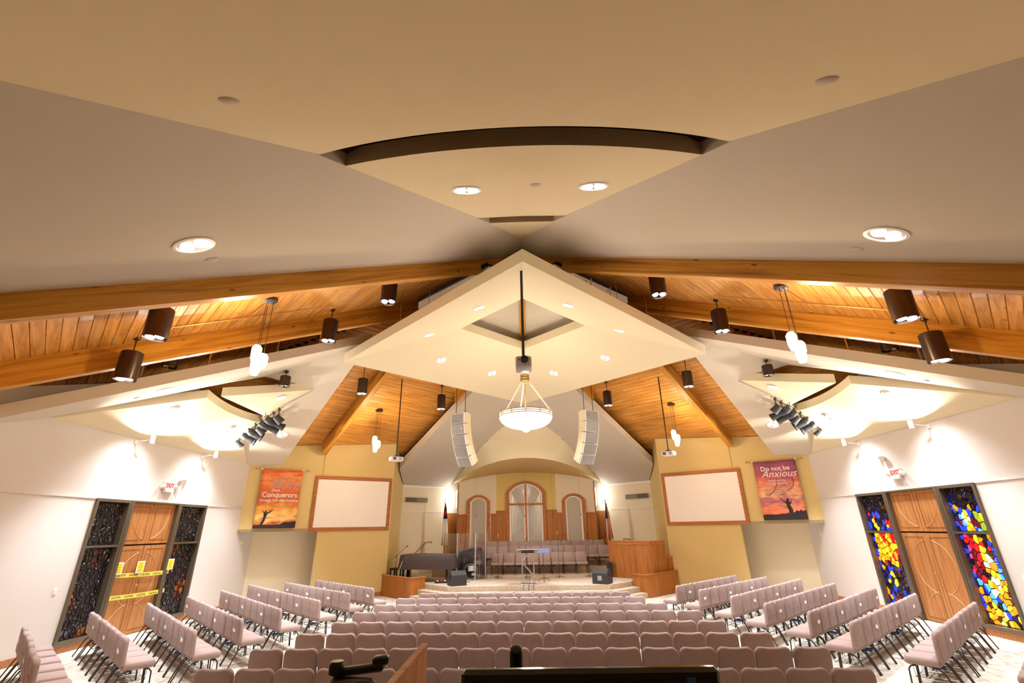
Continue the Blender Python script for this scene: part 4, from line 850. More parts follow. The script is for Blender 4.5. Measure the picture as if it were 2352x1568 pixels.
# ================================================================== ON THE WALLS
for s in (-1, 1):
    # projection screens
    A0, A1 = Vector((s * WX, 18.2)), Vector((s * 5.92, 21.42)); du = (A1 - A0).normalized(); nr = Vector((-s * 0.56, -0.83)).normalized()
    nr = Vector((du.y, -du.x)); nr = nr if nr.y < 0 else -nr
    def wp_(t, z, d=0.0): p = A0 + du * t + nr * d; return Vector((p.x, p.y, z))
    t0, t1 = (Vector((s * 8.66, 19.57)) - A0).length, (Vector((s * 5.98, 21.38)) - A0).length
    rz = math.atan2(du.y, du.x) if s < 0 else math.atan2(-du.y, -du.x)
    c = wp_((t0 + t1) / 2, 3.545, 0.03)
    W_, H_ = t1 - t0, 2.12
    root = thing('projection_screen', 'blank white projection screen in an oak frame, %s side' % SIDE[s], 'screen', c, rz)
    G().box((0, 0.0, 0), (W_ - 0.2, 0.03, H_ - 0.2)).build('screen_surface', 'screen_white', root)
    fwz = 0.135
    for zz in (-1, 1): G().box((0, -0.012, zz * (H_ - fwz) / 2), (W_, 0.06, fwz), bev=0.012).build('frame_rail', 'oak_trim', root)
    for xx in (-1, 1): G().box((xx * (W_ - fwz) / 2, -0.012, 0), (fwz, 0.06, H_ - 2 * fwz), bev=0.012).build('frame_stile', 'oak_trim', root)
    # banners
    t0b, t1b = (Vector((s * 10.31, 18.46)) - A0).length, (Vector((s * 9.09, 19.28)) - A0).length
    c = wp_((t0b + t1b) / 2, 2.61, 0.09)
    BW, BH = t1b - t0b, 2.17
    words = 'more than conquerors' if s < 0 else 'do not be anxious'
    root = thing('wall_banner', '%s sunset banner reading %s, hung on a brass rod' % ('orange' if s < 0 else 'purple', words), 'banner', c, rz)
    g = G(); nx, nz = 10, 16
    vs_ = [(-BW / 2 + BW * i / nx, 0.006 * math.sin(i * 1.7) * (1 - j / nz), BH * j / nz) for j in range(nz + 1) for i in range(nx + 1)]
    g.add(vs_, [(j * (nx + 1) + i, j * (nx + 1) + i + 1, (j + 1) * (nx + 1) + i + 1, (j + 1) * (nx + 1) + i) for j in range(nz) for i in range(nx)])
    cloth = g.build('cloth', 'sunset_orange' if s < 0 else 'sunset_purple', root, smooth='all')
    md = cloth.modifiers.new('thickness', 'SOLIDIFY'); md.thickness = 0.006; md.offset = 1
    G().tube([(-BW / 2 - 0.2, 0, BH), (BW / 2 + 0.2, 0, BH)], 0.014, 8).build('rod', 'brass', root, smooth=True)
    for xx in (-1, 1):
        G().lathe([(0.0, -0.035), (0.03, -0.01), (0.03, 0.015), (0.012, 0.035), (0.0, 0.05)], 12, (xx * (BW / 2 + 0.22), 0, BH), Euler((0, xx * R(90), 0)).to_matrix()).build('finial', 'brass', root, smooth=True)
        G().lathe([(0.0, -0.03), (0.03, -0.03), (0.03, 0.03), (0, 0.03)], 12, (xx * (BW / 2 + 0.02), 0, BH), Euler((0, R(90), 0)).to_matrix()).build('end_cap', 'white_plastic', root, smooth=True)
    def tx(body, size, x, z, m='print_white', shear=0, bold=0.0, right=False, d=0.016):
        me = text_mesh(body, size, m, shear, 0.0015, bold)
        w = max(v.co.x for v in me.vertices) if right else 0
        o = link('lettering', me, root, (x - w, -d, z), (R(90), 0, 0)); return o
    ink = lambda pts, m='silhouette', d=0.013: G().slab([(x, -d, z) for x, z in pts], (0, 0.004, 0))
    if s < 0:
        tx('In all these things', 0.115, 0.62, 1.80, 'print_grey', right=True); tx('we are', 0.115, 0.48, 1.68, 'print_grey', right=True)
        tx('More', 0.50, -0.42, 1.45, 'print_grey', 0.45)
        tx('than', 0.17, -0.30, 1.33); tx('Conquerors', 0.255, -0.62, 1.13, bold=0.004); tx('through Him who loved us', 0.125, -0.66, 0.97, bold=0.002)
        tx('Romans 8:37', 0.085, 0.45, 0.76, 'print_grey', right=True)
        pts = [(-BW / 2 + 0.005, 0.0), (BW / 2 - 0.005, 0.0), (BW / 2 - 0.005, 0.26), (0.5, 0.21), (0.3, 0.22), (0.17, 0.14), (-0.1, 0.13), (-0.5, 0.13), (-BW / 2 + 0.005, 0.12)]
        ink(pts).build('printed_hill', 'silhouette', root)
        fig = [(-0.52, 0.1), (-0.44, 0.1), (-0.37, 0.28), (-0.34, 0.40), (-0.31, 0.52), (-0.20, 0.58), (-0.13, 0.66), (-0.16, 0.66), (-0.23, 0.61), (-0.34, 0.57), (-0.355, 0.585), (-0.35, 0.635), (-0.38, 0.65), (-0.405, 0.63), (-0.40, 0.585), (-0.43, 0.575), (-0.465, 0.60), (-0.49, 0.66), (-0.50, 0.65), (-0.475, 0.58), (-0.44, 0.54), (-0.43, 0.42), (-0.455, 0.30)]
        ink(fig, d=0.018).build('printed_figure', 'silhouette', root)
    else:
        tx('Do not be', 0.24, 0.50, 1.79, bold=0.003, right=True); tx('Anxious', 0.36, -0.52, 1.55, shear=0.4)
        for i, b_ in enumerate(('about anything,', 'but in everything,', 'by prayer and petition,', 'with thanksgiving, present', 'your requests to God.')):
            tx(b_, 0.1, [0.28, 0.34, 0.44, 0.50, 0.42][i], 1.39 - 0.105 * i, 'print_white' if i < 2 else 'print_grey', right=True)
        tx('Philippians 4:6', 0.07, 0.46, 0.83, 'print_grey', right=True)
        sw = [(0.5, 1.5), (0.53, 1.38), (0.5, 1.22), (0.40, 1.1), (0.26, 1.02)]
        G().tube([(x, -0.011, z) for x, z in sw], 0.014, 4).build('printed_flourish', 'print_shadow', root)
        G().tube([(x, -0.011, z) for x, z in [(-0.02, 1.5), (-0.06, 1.25), (-0.2, 1.02), (-0.36, 0.9), (-0.5, 0.92)]], 0.014, 4).build('printed_flourish', 'print_shadow', root)
        pts = [(-BW / 2 + 0.005, 0.0), (BW / 2 - 0.005, 0.0), (BW / 2 - 0.005, 0.34), (0.62, 0.29), (0.56, 0.36), (0.5, 0.29), (0.42, 0.33), (0.35, 0.26), (0.2, 0.26), (0.05, 0.22), (-0.3, 0.2), (-0.6, 0.21), (-BW / 2 + 0.005, 0.19)]
        ink(pts).build('printed_hill', 'silhouette', root)
        fig = [(0.16, 0.22), (0.30, 0.22), (0.31, 0.36), (0.27, 0.46), (0.245, 0.55), (0.29, 0.56), (0.31, 0.64), (0.33, 0.68), (0.31, 0.69), (0.28, 0.65), (0.25, 0.62), (0.23, 0.66), (0.25, 0.69), (0.24, 0.74), (0.19, 0.76), (0.16, 0.74), (0.155, 0.68), (0.13, 0.65), (0.06, 0.68), (0.0, 0.76), (-0.03, 0.79), (-0.04, 0.77), (0.02, 0.68), (0.1, 0.6), (0.13, 0.55), (0.14, 0.42), (0.17, 0.34)]
        ink(fig, d=0.018).build('printed_figure', 'silhouette', root)
    # exit sign with emergency heads
    root = thing('exit_sign', 'white lighted exit sign with two emergency lamps above the %s doors' % SIDE[s], 'sign', (s * (WX - 0.07), 14.12, 3.68), -s * R(90))
    G().box((0, 0.02, 0.13), (0.34, 0.07, 0.24), bev=0.015).build('sign_body', 'white_plastic', root, smooth=True)
    me = text_mesh('EXIT', 0.17, 'led_red', 0, 0.002, 0.004); link('lettering', me, root, (-0.165, -0.02, 0.07), (R(90), 0, 0))
    G().box((0, 0.02, -0.02), (0.3, 0.09, 0.08), bev=0.012).build('battery_case', 'white_plastic', root, smooth=True)
    for xx in (-1, 1): G().lathe([(0.0, 0.06), (0.05, 0.05), (0.06, -0.01), (0.07, -0.05), (0.0, -0.045)], 14, (xx * 0.25, -0.02, 0.1), Euler((R(70), 0, xx * R(30))).to_matrix()).build('lamp_head', 'white_plastic', root, smooth=True)
    # wall sconce: cone that throws light up
    yz = (14.65, 3.72) if s < 0 else (14.45, 4.0)
    root = thing('wall_sconce', 'small white cone shaped wall fixture beside the %s exit sign' % SIDE[s], 'wall light', (s * (WX - 0.11), *yz))
    G().lathe([(0.0, 0.0), (0.012, 0.0), (0.10, 0.30), (0.092, 0.30), (0.0, 0.06)], 16).build('cone', 'white_plastic', root, smooth=True)
    G().box((s * 0.07, 0, 0.2), (0.08, 0.05, 0.08)).build('bracket', 'white_plastic', root)
    for k, yu in enumerate((12.55, 15.35)):
        root = thing('wall_uplight', 'bright white up and down wall light, %s the %s doors' % (['near end above', 'far end above'][k], SIDE[s]), 'wall light', (s * (WX - 0.45), yu, 4.88))
        G().lathe([(0.05, -0.10), (0.06, -0.10), (0.06, 0.10), (0.05, 0.10), (0.045, 0.06), (0.0, 0.06)], 18).build('barrel', 'white_plastic', root, smooth=True)
        G().tube([(s * 0.05, 0, 0), (s * 0.44, 0, -0.06)], 0.014, 8).build('arm', 'white_plastic', root); G().box((s * 0.435, 0, -0.06), (0.03, 0.1, 0.1)).build('wall_plate', 'white_plastic', root)
        G().lathe([(0.046, 0.085), (0.0, 0.09)], 14).build('upper_lens', 'lens_cool', root); G().lathe([(0.046, -0.085), (0.0, -0.09)], 14).build('lower_lens', 'lens_cool', root)
        lamp('SPOT', 'up_beam', root, (0, 0, 0.11), W_UP, (1.0, 0.95, 0.86), 0.05, 168, 0.15, (R(180), -s * R(8), 0))
        lamp('SPOT', 'down_beam', root, (0, 0, -0.11), W_WASH, COOL, 0.05, 116, 0.6)
    # switch plates
    for (y, z, nm) in ((11.5, 1.31, 'near the coloured glass'), (18.62, 2.12, 'inside the niche below the banner')):
        root = thing('switch_plate', 'white wall plate on the %s wall %s' % (SIDE[s], nm), 'switch', (s * (WX - 0.006), y, z), -s * R(90))
        G().box((0, 0, 0), (0.09, 0.012, 0.14), bev=0.004).build('plate', 'white_plastic', root)
        G().box((0, -0.012, 0), (0.03, 0.016, 0.06)).build('toggle', 'white_paint', root)
# caution tape and notices on the left doors
def tape(y0, z0, y1, z1, label):
    root = thing('caution_tape', label, 'tape', (-WX + 0.035, y0, z0))
    dy, dz = y1 - y0, z1 - z0; L = math.hypot(dy, dz); a = math.atan2(dz, dy)
    m = Matrix(((0, 0, 1), (math.cos(a), -math.sin(a), 0), (math.sin(a), math.cos(a), 0)))
    n = 20; h = 0.052
    P_ = lambda t, v, d: Vector((d - 0.012 * math.sin(t * 7), dy * t - v * math.sin(a), dz * t + v * math.cos(a) - 0.02 * math.sin(math.pi * t)))
    g = G(); g.strip([P_(k / n, -h, 0) for k in range(n + 1)], [P_(k / n, h, 0) for k in range(n + 1)])
    o = g.build('ribbon', 'tape_yellow', root); md = o.modifiers.new('thickness', 'SOLIDIFY'); md.thickness = 0.003
    k = 0; t = 0.1
    while t < L - 0.3:
        me = text_mesh('CAUTION', 0.068, 'ink_dark', 0, 0.001, 0.001)
        p = P_(t / L, -0.024, 0.022); o = link('lettering', me, root, p); o.rotation_euler = m.to_euler(); t += 0.42
tape(12.98, 1.50, 15.02, 1.44, 'upper yellow caution tape stretched across the left doors')
tape(13.0, 0.98, 15.02, 0.95, 'lower yellow caution tape stretched across the left doors')
for k, (y, z, nm) in enumerate(((13.08, 1.66, 'on the near jamb'), (13.82, 1.65, 'in the middle'), (14.98, 1.64, 'on the far jamb'))):
    root = thing('paper_notice', 'yellow paper notice taped up %s of the left doors' % nm, 'notice', (-WX + 0.055, y, z), R(90))
    G().box((0, 0, 0), (0.27, 0.004, 0.29)).build('sheet', 'paper_white', root)
    G().box((0, -0.003, 0), (0.22, 0.003, 0.24)).build('printed_panel', 'paper_yellow', root)
    for j, (w, zz) in enumerate(((0.12, 0.085), (0.17, 0.03), (0.14, -0.02), (0.1, -0.06), (0.16, -0.1))):
        G().box((0, -0.0055, zz), (w, 0.002, 0.012)).build('printed_line', 'ink_ochre', root)
# vents on the stage walls
for s in (-1, 1):
    root = thing('wall_vent', 'long grey air vent on the cream stage wall, %s' % SIDE[s], 'vent', (s * 5.47, 24.33, 3.86), -s * R(45))
    G().box((0, 0.0, 0), (1.3, 0.03, 0.22)).build('vent_frame', 'vent_metal', root)
    for hx in (-1, 1):
        for k in range(5): G().box((hx * 0.32, -0.022, -0.08 + 0.04 * k), (0.6, 0.02, 0.022), (R(30), 0, 0)).build('vent_slat', 'vent_metal' if hx * s < 0 else 'vent_dark', root)

for s in (-1, 1):
    root = thing('post_light', 'slim white strip light behind the oak edge post, %s of the choir' % SIDE[s], 'wall light', (s * 3.60, 25.52, 3.95))
    G().box((0, 0, 0), (0.05, 0.1, 0.9)).build('housing', 'white_plastic', root); G().box((s * 0.028, 0, 0), (0.008, 0.07, 0.85)).build('diffuser', 'lens_cool', root)
    for dz in (-0.3, 0.3): lamp('POINT', 'strip_glow', root, (s * 0.12, -0.05, dz), 14, COOL, 0.05)
# ================================================================== CHAIRS
def rrect(w, z0, z1, rt, rb, n=5, dip=0.0):
    """outline in x,z: rounded rectangle with its top edge dipping in the middle"""
    pts = []
    for cx, cz, r, a0 in ((w / 2 - rb, z0 + rb, rb, -90), (w / 2 - rt, z1 - rt, rt, 0)):
        pts += [(cx + r * math.cos(R(a0 + 90 * k / n)), cz + r * math.sin(R(a0 + 90 * k / n))) for k in range(n + 1)]
    if dip: pts += [(0.08, z1 - dip * 0.8), (0, z1 - dip), (-0.08, z1 - dip * 0.8)]
    for cx, cz, r, a0 in ((-w / 2 + rt, z1 - rt, rt, 90), (-w / 2 + rb, z0 + rb, rb, 180)):
        pts += [(cx + r * math.cos(R(a0 + 90 * k / n)), cz + r * math.sin(R(a0 + 90 * k / n))) for k in range(n + 1)]
    return pts
def pad_xz(w, z0, z1, y0, y1, rt, rb, puff, dip=0.0, lean=0.0):
    """upholstered pad standing in x,z, soft edges front and back"""
    t = y1 - y0; rings = []
    cz = (z0 + z1) / 2
    for f, ins in ((0.0, puff), (0.12, puff * 0.35), (0.35, 0.0), (0.65, 0.0), (0.88, puff * 0.35), (1.0, puff)):
        o = rrect(w - 2 * ins, z0 + ins, z1 - ins, max(0.005, rt - ins * 0.3), max(0.005, rb - ins * 0.3), 4, dip)
        rings.append([(x, y0 + t * f - lean * (z - z0), z) for x, z in o])
    return rings
BK = G().layers(pad_xz(0.508, 0.43, 0.86, -0.245, -0.165, 0.085, 0.03, 0.022, 0.012, 0.06)).mesh('backrest', 'fabric', True)
def seat_rings():
    rings = []
    for f, ins in ((0.0, 0.03), (0.15, 0.008), (0.4, 0.0), (0.75, 0.006), (0.93, 0.02), (1.0, 0.045)):
        o = rrect(0.512 - 2 * ins, -0.20 + ins, 0.27 - ins, 0.05, 0.03, 4)
        rings.append([(x, y, 0.36 + 0.12 * f) for x, y in o])
    return rings
SEAT = G().layers(seat_rings()).mesh('seat', 'fabric', 'all')
def leg(pts): return G().tube(pts, 0.0125, 6).mesh('leg', 'leg_metal', 'all')
LEGM = []
for sx in (-1, 1):
    LEGM.append(leg([(sx * 0.235, 0.12, 0.36), (sx * 0.235, 0.19, 0.345), (sx * 0.235, 0.225, 0.30), (sx * 0.235, 0.245, 0.0)]))
    LEGM.append(leg([(sx * 0.235, -0.08, 0.36), (sx * 0.235, -0.17, 0.345), (sx * 0.235, -0.215, 0.30), (sx * 0.235, -0.36, 0.0)]))
POCK = G().layers([[(x, -0.2435 - (z - 0.43) * 0.06 - 0.007 * f, z) for x, z in rrect(0.47 - 0.01 * f, 0.455, 0.625, 0.012, 0.02, 2)] for f in (0, 1)]).mesh('book_pocket', 'fabric_pocket')
rk = G()
for x in (-0.2, -0.1, 0.0, 0.1, 0.2): rk.tube([(x, -0.15, 0.20), (x, 0.16, 0.20)], 0.004, 4)
for y in (-0.15, 0.0, 0.16): rk.tube([(-0.23, y, 0.2), (0.23, y, 0.2)], 0.005, 4)
rk.tube([(-0.23, 0.16, 0.2), (-0.23, 0.16, 0.36)], 0.004, 4); rk.tube([(0.23, 0.16, 0.2), (0.23, 0.16, 0.36)], 0.004, 4)
rk.tube([(-0.23, -0.15, 0.2), (-0.23, -0.12, 0.36)], 0.004, 4); rk.tube([(0.23, -0.15, 0.2), (0.23, -0.12, 0.36)], 0.004, 4)
RACK = rk.mesh('book_rack', 'leg_metal')
def chair(x, y, z, rz, label, group, full):
    o = thing('stacking_chair', label, 'chair', (x, y, z), rz, group)
    link('seat', SEAT, o); link('backrest', BK, o)
    for m in LEGM: link('leg', m, o)
    if full: link('book_pocket', POCK, o); link('book_rack', RACK, o)
    return o
CARD = G().box((0, 0, 0.03), (0.10, 0.006, 0.06), (0, R(8), 0)).box((0.075, 0.004, 0.025), (0.05, 0.006, 0.05), (0, R(-14), 0)).mesh('card_bundle', 'paper_white')
BOOK = None
def hymnal(x, y, z, rz, label):
    o = thing('hymn_book', label, 'book', (x, y, z), rz, 'blue books under the angled chairs')
    G().box((0, 0, 0.014), (0.15, 0.21, 0.022)).build('pages', 'book_page', o)
    G().box((0, 0, 0.028), (0.158, 0.22, 0.006)).box((0, 0, 0.0), (0.158, 0.22, 0.006)).box((-0.077, 0, 0.014), (0.005, 0.22, 0.03)).build('cover', 'book_blue', o)
CENTER = [((-4.373, 7.014), (4.077, 6.74), 16), ((-4.258, 8.081), (4.19, 7.804), 16), ((-4.055, 9.15), (3.874, 8.82), 15), ((-3.847, 10.19), (3.563, 9.88), 14),
          ((-3.838, 11.34), (3.535, 11.04), 14), ((-3.688, 12.37), (3.122, 12.11), 13), ((-3.445, 13.42), (2.887, 13.22), 12), ((-3.055, 14.34), (2.707, 14.18), 11)]
jr = random.Random(3)
for r_, (P, Q, n) in enumerate(CENTER):
    d = (Vector(Q) - Vector(P)); u = d.normalized(); fw = Vector((-u.y, u.x)); a = math.atan2(u.y, u.x)
    for k in range(n):
        p = Vector(P) + d * (k + 0.5) / n + fw * (0.245 + jr.uniform(-0.008, 0.008))
        chair(p.x, p.y, 0, a + R(jr.uniform(-0.8, 0.8)), 'taupe padded chair, %s from the left in the %s center row' % (ORD[k], ['nearest'][0] if r_ == 0 else (ORD[r_] + ' nearest' if r_ < 7 else 'farthest')), '%s center row of chairs' % ORD[r_], False)
LEFT = [((-9.95, 10.25), (-6.95, 7.5), 6), ((-10.066, 11.917), (-6.823, 8.931), 8), ((-9.78, 13.236), (-6.05, 9.5), 10), ((-9.619, 14.5), (-5.83, 10.62), 10), ((-9.435, 15.8), (-5.661, 11.9), 10),
        ((-9.5, 17.4), (-5.33, 13.215), 11), ((-8.5, 17.95), (-5.067, 14.636), 9), ((-7.75, 18.7), (-4.72, 15.72), 8)]
RIGHT = [((6.95, 7.45), (9.95, 10.2), 6), ((6.3, 8.65), (9.65, 11.7), 8), ((5.6, 9.55), (9.5, 13.15), 10), ((5.515, 10.7), (9.29, 14.3), 10), ((5.172, 11.8), (8.95, 15.5), 10),
         ((4.929, 13.0), (8.68, 16.8), 10), ((4.593, 14.3), (7.98, 17.6), 9), ((4.27, 15.28), (7.28, 18.28), 8)]
RN = ['nearest', 'second', 'third', 'fourth', 'fifth', 'sixth', 'seventh', 'farthest']
for s, rows in ((-1, LEFT), (1, RIGHT)):
    for r_, (P, Q, n) in enumerate(rows):
        d = (Vector(Q) - Vector(P)); u = d.normalized(); fw = Vector((-u.y, u.x)); a = math.atan2(u.y, u.x)
        for k in range(n):
            p = Vector(P) + d * (k + 0.5) / n + fw * (0.245 + jr.uniform(-0.01, 0.01))
            idx = n - k if s < 0 else k + 1
            rz = a + R(jr.uniform(-0.8, 0.8))
            chair(p.x, p.y, 0, rz, 'taupe padded chair, %s from the aisle, %s angled row, %s section' % (ORD[idx - 1], RN[r_], SIDE[s]), '%s angled row of chairs, %s section' % (RN[r_], SIDE[s]), True)
            if (k * 2 + r_) % 3 == 0:
                q = p - fw * 0.262; qq = q - fw * 0.005 + u * jr.uniform(-0.1, 0.1)
                o = link('card_bundle', CARD, None, (qq.x, qq.y, 0.605), (0, jr.uniform(-0.15, 0.15), a)); tag(o, 'white cards behind the %s chair from the aisle, %s angled row, %s section' % (ORD[idx - 1], RN[r_], SIDE[s]), 'cards', 'cards in chair pockets, %s section' % SIDE[s])
            if (k * 3 + r_) % 4 == 0 and r_ < 6:
                hymnal(p.x, p.y, 0.21, rz + R(jr.choice([0, 90])), 'blue hymn book under the %s chair from the aisle, %s angled row, %s section' % (ORD[idx - 1], RN[r_], SIDE[s]))
for r_, (xa, xb, y, z, n) in enumerate(((-1.63, 2.62, 22.5, 0.62, 8), (-1.95, 3.78, 23.45, 0.85, 11), (-2.5, 3.74, 24.4, 1.05, 12))):
    for k in range(n):
        chair(xa + (xb - xa) * (k + 0.5) / n, y + 0.02, z, R(180 + jr.uniform(-0.6, 0.6)), 'taupe choir chair facing the hall, %s from the left in the %s stage row' % (ORD[k], ['front', 'middle', 'back'][r_]), '%s row of choir chairs' % ['front', 'middle', 'back'][r_], False)

# ================================================================== STAGE WOODWORK
def low_wall(name, path, z0, z1, th, label, cat, cap=True, panels=True):
    root = thing(name, label, cat, (path[0][0], path[0][1], z0)); o = Vector((path[0][0], path[0][1]))
    for i in range(len(path) - 1):
        a, b = Vector(path[i]) - o, Vector(path[i + 1]) - o; L = (b - a).length; rz = math.atan2((b - a).y, (b - a).x); c = (a + b) / 2
        G().box((0, 0, (z1 - z0) / 2), (L, th, z1 - z0)).build('panel', 'oak_panel', root, loc=(c.x, c.y, 0), rot=(0, 0, rz))
        if cap: G().box((0, 0, 0), (L + th * 0.8, th + 0.05, 0.05), bev=0.012).build('cap_rail', 'oak_trim', root, loc=(c.x, c.y, z1 - z0 + 0.02), rot=(0, 0, rz))
        if panels:
            m = 2 if L > 1.5 else 1
            for sd in (-1, 1):
                for k in range(m + 1):
                    G().box((-L / 2 + 0.05 + (L - 0.1) * k / m, sd * (th / 2 + 0.008), (z1 - z0) / 2), (0.1, 0.016, z1 - z0)).build('stile', 'oak_panel', root, loc=(c.x, c.y, 0), rot=(0, 0, rz))
                G().box((0, sd * (th / 2 + 0.009), z1 - z0 - 0.06), (L, 0.016, 0.1)).build('top_band', 'oak_trim', root, loc=(c.x, c.y, 0), rot=(0, 0, rz))
    return root
low_wall('stage_half_wall', [(-6.02, 21.33), (-4.50, 19.72), (-4.08, 20.28)], 0, 0.74, 0.07, 'low oak half wall at the left stage corner below the piano', 'half wall', panels=False)
low_wall('stage_half_wall', [(6.05, 21.25), (4.46, 19.62), (4.05, 20.2)], 0, 0.74, 0.07, 'low oak half wall at the right stage corner in front of the choir screen', 'half wall', panels=False)
low_wall('choir_screen', [(3.52, 22.0), (4.93, 20.48), (5.66, 21.18)], 0.51, 1.88, 0.08, 'tall panelled oak choir screen on the right of the stage', 'screen wall')
low_wall('choir_screen', [(5.72, 21.2), (6.0, 21.42)], 0.51, 1.25, 0.08, 'short lower oak section between choir screen and yellow wall', 'screen wall', panels=False)
# hand rails
for s in (-1, 1):
    root = thing('hand_rail', 'wooden hand rail on the cream wall at the %s stage steps' % SIDE[s], 'hand rail', (s * 5.0, 24.8, 1.0))
    pts = [(-0.85, -0.85, -0.1), (0.0, 0.0, 0.9), (0.25, 0.25, 0.92)]
    off = [(s * -x, y, z) for x, y, z in pts]
    off = [Vector((-s * -x * -1 if False else s * -x, y, z)) for x, y, z in pts]
    G().tube(off, 0.024, 8).build('rail', 'oak_trim', root, smooth=True)
    for t in (off[0].lerp(off[1], 0.5), off[2]): G().tube([t, t + Vector((0, 0, -0.08)), t + Vector((s * 0.1, 0.1, -0.08))], 0.01, 6).build('bracket', 'brass', root)

# ================================================================== STAGE THINGS
# grand piano under a cover
root = thing('grand_piano', 'grand piano under a dark brown cover at the left of the stage', 'piano', (-5.35, 20.75, 0.51))
ol = [(0.0, 0.0), (0.9, -0.06), (1.7, 0.0), (2.3, 0.12), (2.42, 0.42), (2.3, 0.75), (1.8, 0.95), (1.2, 1.2), (0.7, 1.45), (0.0, 1.5)]
def smooth_poly(p, n=2):
    for _ in range(n):
        q = []
        for i in range(len(p)):
            a, b = Vector(p[i]), Vector(p[(i + 1) % len(p)]); q += [tuple(a.lerp(b, 0.25)), tuple(a.lerp(b, 0.75))]
        p = q
    return p
ol = smooth_poly(ol)
cx_, cy_ = 1.1, 0.65
sc_ = lambda k: [((x - cx_) * k + cx_, (y - cy_) * k + cy_) for x, y in ol]
G().layers([[(x + 0.018 * math.sin(i * 1.3), y + 0.018 * math.cos(i * 1.1), 0.47 + 0.015 * math.sin(i * 0.7)) for i, (x, y) in enumerate(sc_(1.05))], [(x, y, 0.75) for x, y in sc_(1.025)], [(x, y, 0.985) for x, y in sc_(1.0)], [(x, y, 1.01) for x, y in sc_(0.98)], [(x, y, 1.03) for x, y in sc_(0.6)]]).build('cover', 'piano_cover', root, smooth=True)
G().layers([[(x, y, 0.62) for x, y in sc_(0.95)], [(x, y, 0.96) for x, y in sc_(0.97)]]).build('case', 'piano_black', root)
for x, y in ((0.25, 0.18), (0.25, 1.3), (2.0, 0.45)):
    G().lathe([(0.07, 0.0), (0.075, 0.06), (0.055, 0.1), (0.05, 0.35), (0.085, 0.64), (0.0, 0.64)], 10, (x, y, 0)).build('leg', 'piano_black', root, smooth=True)
G().box((0.35, 0.75, 0.25), (0.12, 0.3, 0.5)).build('pedal_lyre', 'piano_black', root)
G().tube([(0.16, -0.075, 0.52), (0.26, -0.085, 0.8)], 0.008, 6).build('cover_clip', 'white_plastic', root)
root = thing('piano_bench', 'black piano bench beside the covered piano', 'bench', (-5.62, 21.75, 0.51), R(90))
G().box((0, 0, 0.46), (0.75, 0.35, 0.08), bev=0.02).build('seat', 'piano_black', root)
for x in (-1, 1):
    for y in (-1, 1): G().box((x * 0.32, y * 0.13, 0.21), (0.05, 0.05, 0.42)).build('leg', 'piano_black', root)
def mic_stand(x, y, z, h, label, boom=None, chrome=True, base=0.2):
    root = thing('microphone_stand', label, 'microphone stand', (x, y, z))
    G().lathe([(base * 0.35, 0.0), (base * 0.35, 0.012), (0.03, 0.03), (0.0, 0.03)], 16).build('base_hub', 'steel', root)
    for a in (0, 120, 240): G().tube([(0.02 * math.cos(R(a + 20)), 0.02 * math.sin(R(a + 20)), 0.07), (base * 0.7 * math.cos(R(a + 20)), base * 0.7 * math.sin(R(a + 20)), 0.05), (base * math.cos(R(a + 20)), base * math.sin(R(a + 20)), 0.0)], 0.01, 5).build('foot', 'black_metal', root)
    G().tube([(0, 0, 0), (0, 0, h)], 0.011, 6).build('pole', 'black_metal', root)
    G().tube([(0, 0, h * 0.82), (0, 0, h * 0.86)], 0.02, 8).build('clutch', 'chrome', root, smooth=True)
    if boom:
        b = Vector(boom); G().tube([Vector((0, 0, h)) - b * 0.45, Vector((0, 0, h)) + b], 0.008, 6).build('boom', 'black_metal', root)
        tip = Vector((0, 0, h)) + b
        G().lathe([(0.0, -0.03), (0.024, -0.015), (0.026, 0.01), (0.012, 0.05), (0.01, 0.12), (0, 0.12)], 10, tip, b.to_track_quat('-Z', 'Y').to_matrix()).build('microphone', 'black_plastic', root, smooth=True)
    else:
        G().lathe([(0.011, 0.0), (0.016, 0.09), (0.026, 0.11), (0.028, 0.14), (0.0, 0.17)], 10, (0, 0, h)).build('microphone', 'chrome' if chrome else 'black_plastic', root, smooth=True)
    return root
mic_stand(-1.28, 22.05, 0.51, 1.58, 'microphone stand in front of the leftmost front choir chair')
mic_stand(-0.07, 21.8, 0.51, 1.6, 'microphone stand straight behind the metal lectern')
mic_stand(1.32, 21.95, 0.51, 1.68, 'tall microphone stand right of the blue music stand')
mic_stand(2.62, 22.0, 0.51, 1.55, 'slim black microphone stand at the right end of the front choir row', chrome=False)
mic_stand(-5.5, 21.25, 0.51, 0.98, 'boom microphone stand leaning over the covered piano', boom=(0.42, 0.1, 0.36))
for k, (x, z) in enumerate(((2.65, 3.05), (1.29, 3.08), (-0.1, 3.04), (-2.5, 3.05))):
    root = thing('hanging_microphone', 'tiny choir microphone on a wire, %s from the right' % ORD[k], 'microphone', (x, 24.2, z))
    G().lathe([(0, -0.06), (0.016, -0.05), (0.016, 0.03), (0.0, 0.05)], 8).build('capsule', 'black_plastic', root)
    uu = abs(x) / 3.9; yf, zf, zk = 22.35 + 3.05 * uu * uu, 5.55 - 0.87 * uu * uu, 5.2 - 0.5 * uu * uu
    G().tube([(0, 0, 0.04), (0, 0, zf + (zk - zf) * (24.2 - yf) / (25.4 - yf) - z + 0.02)], 0.003, 4).build('wire', 'cable_black', root)
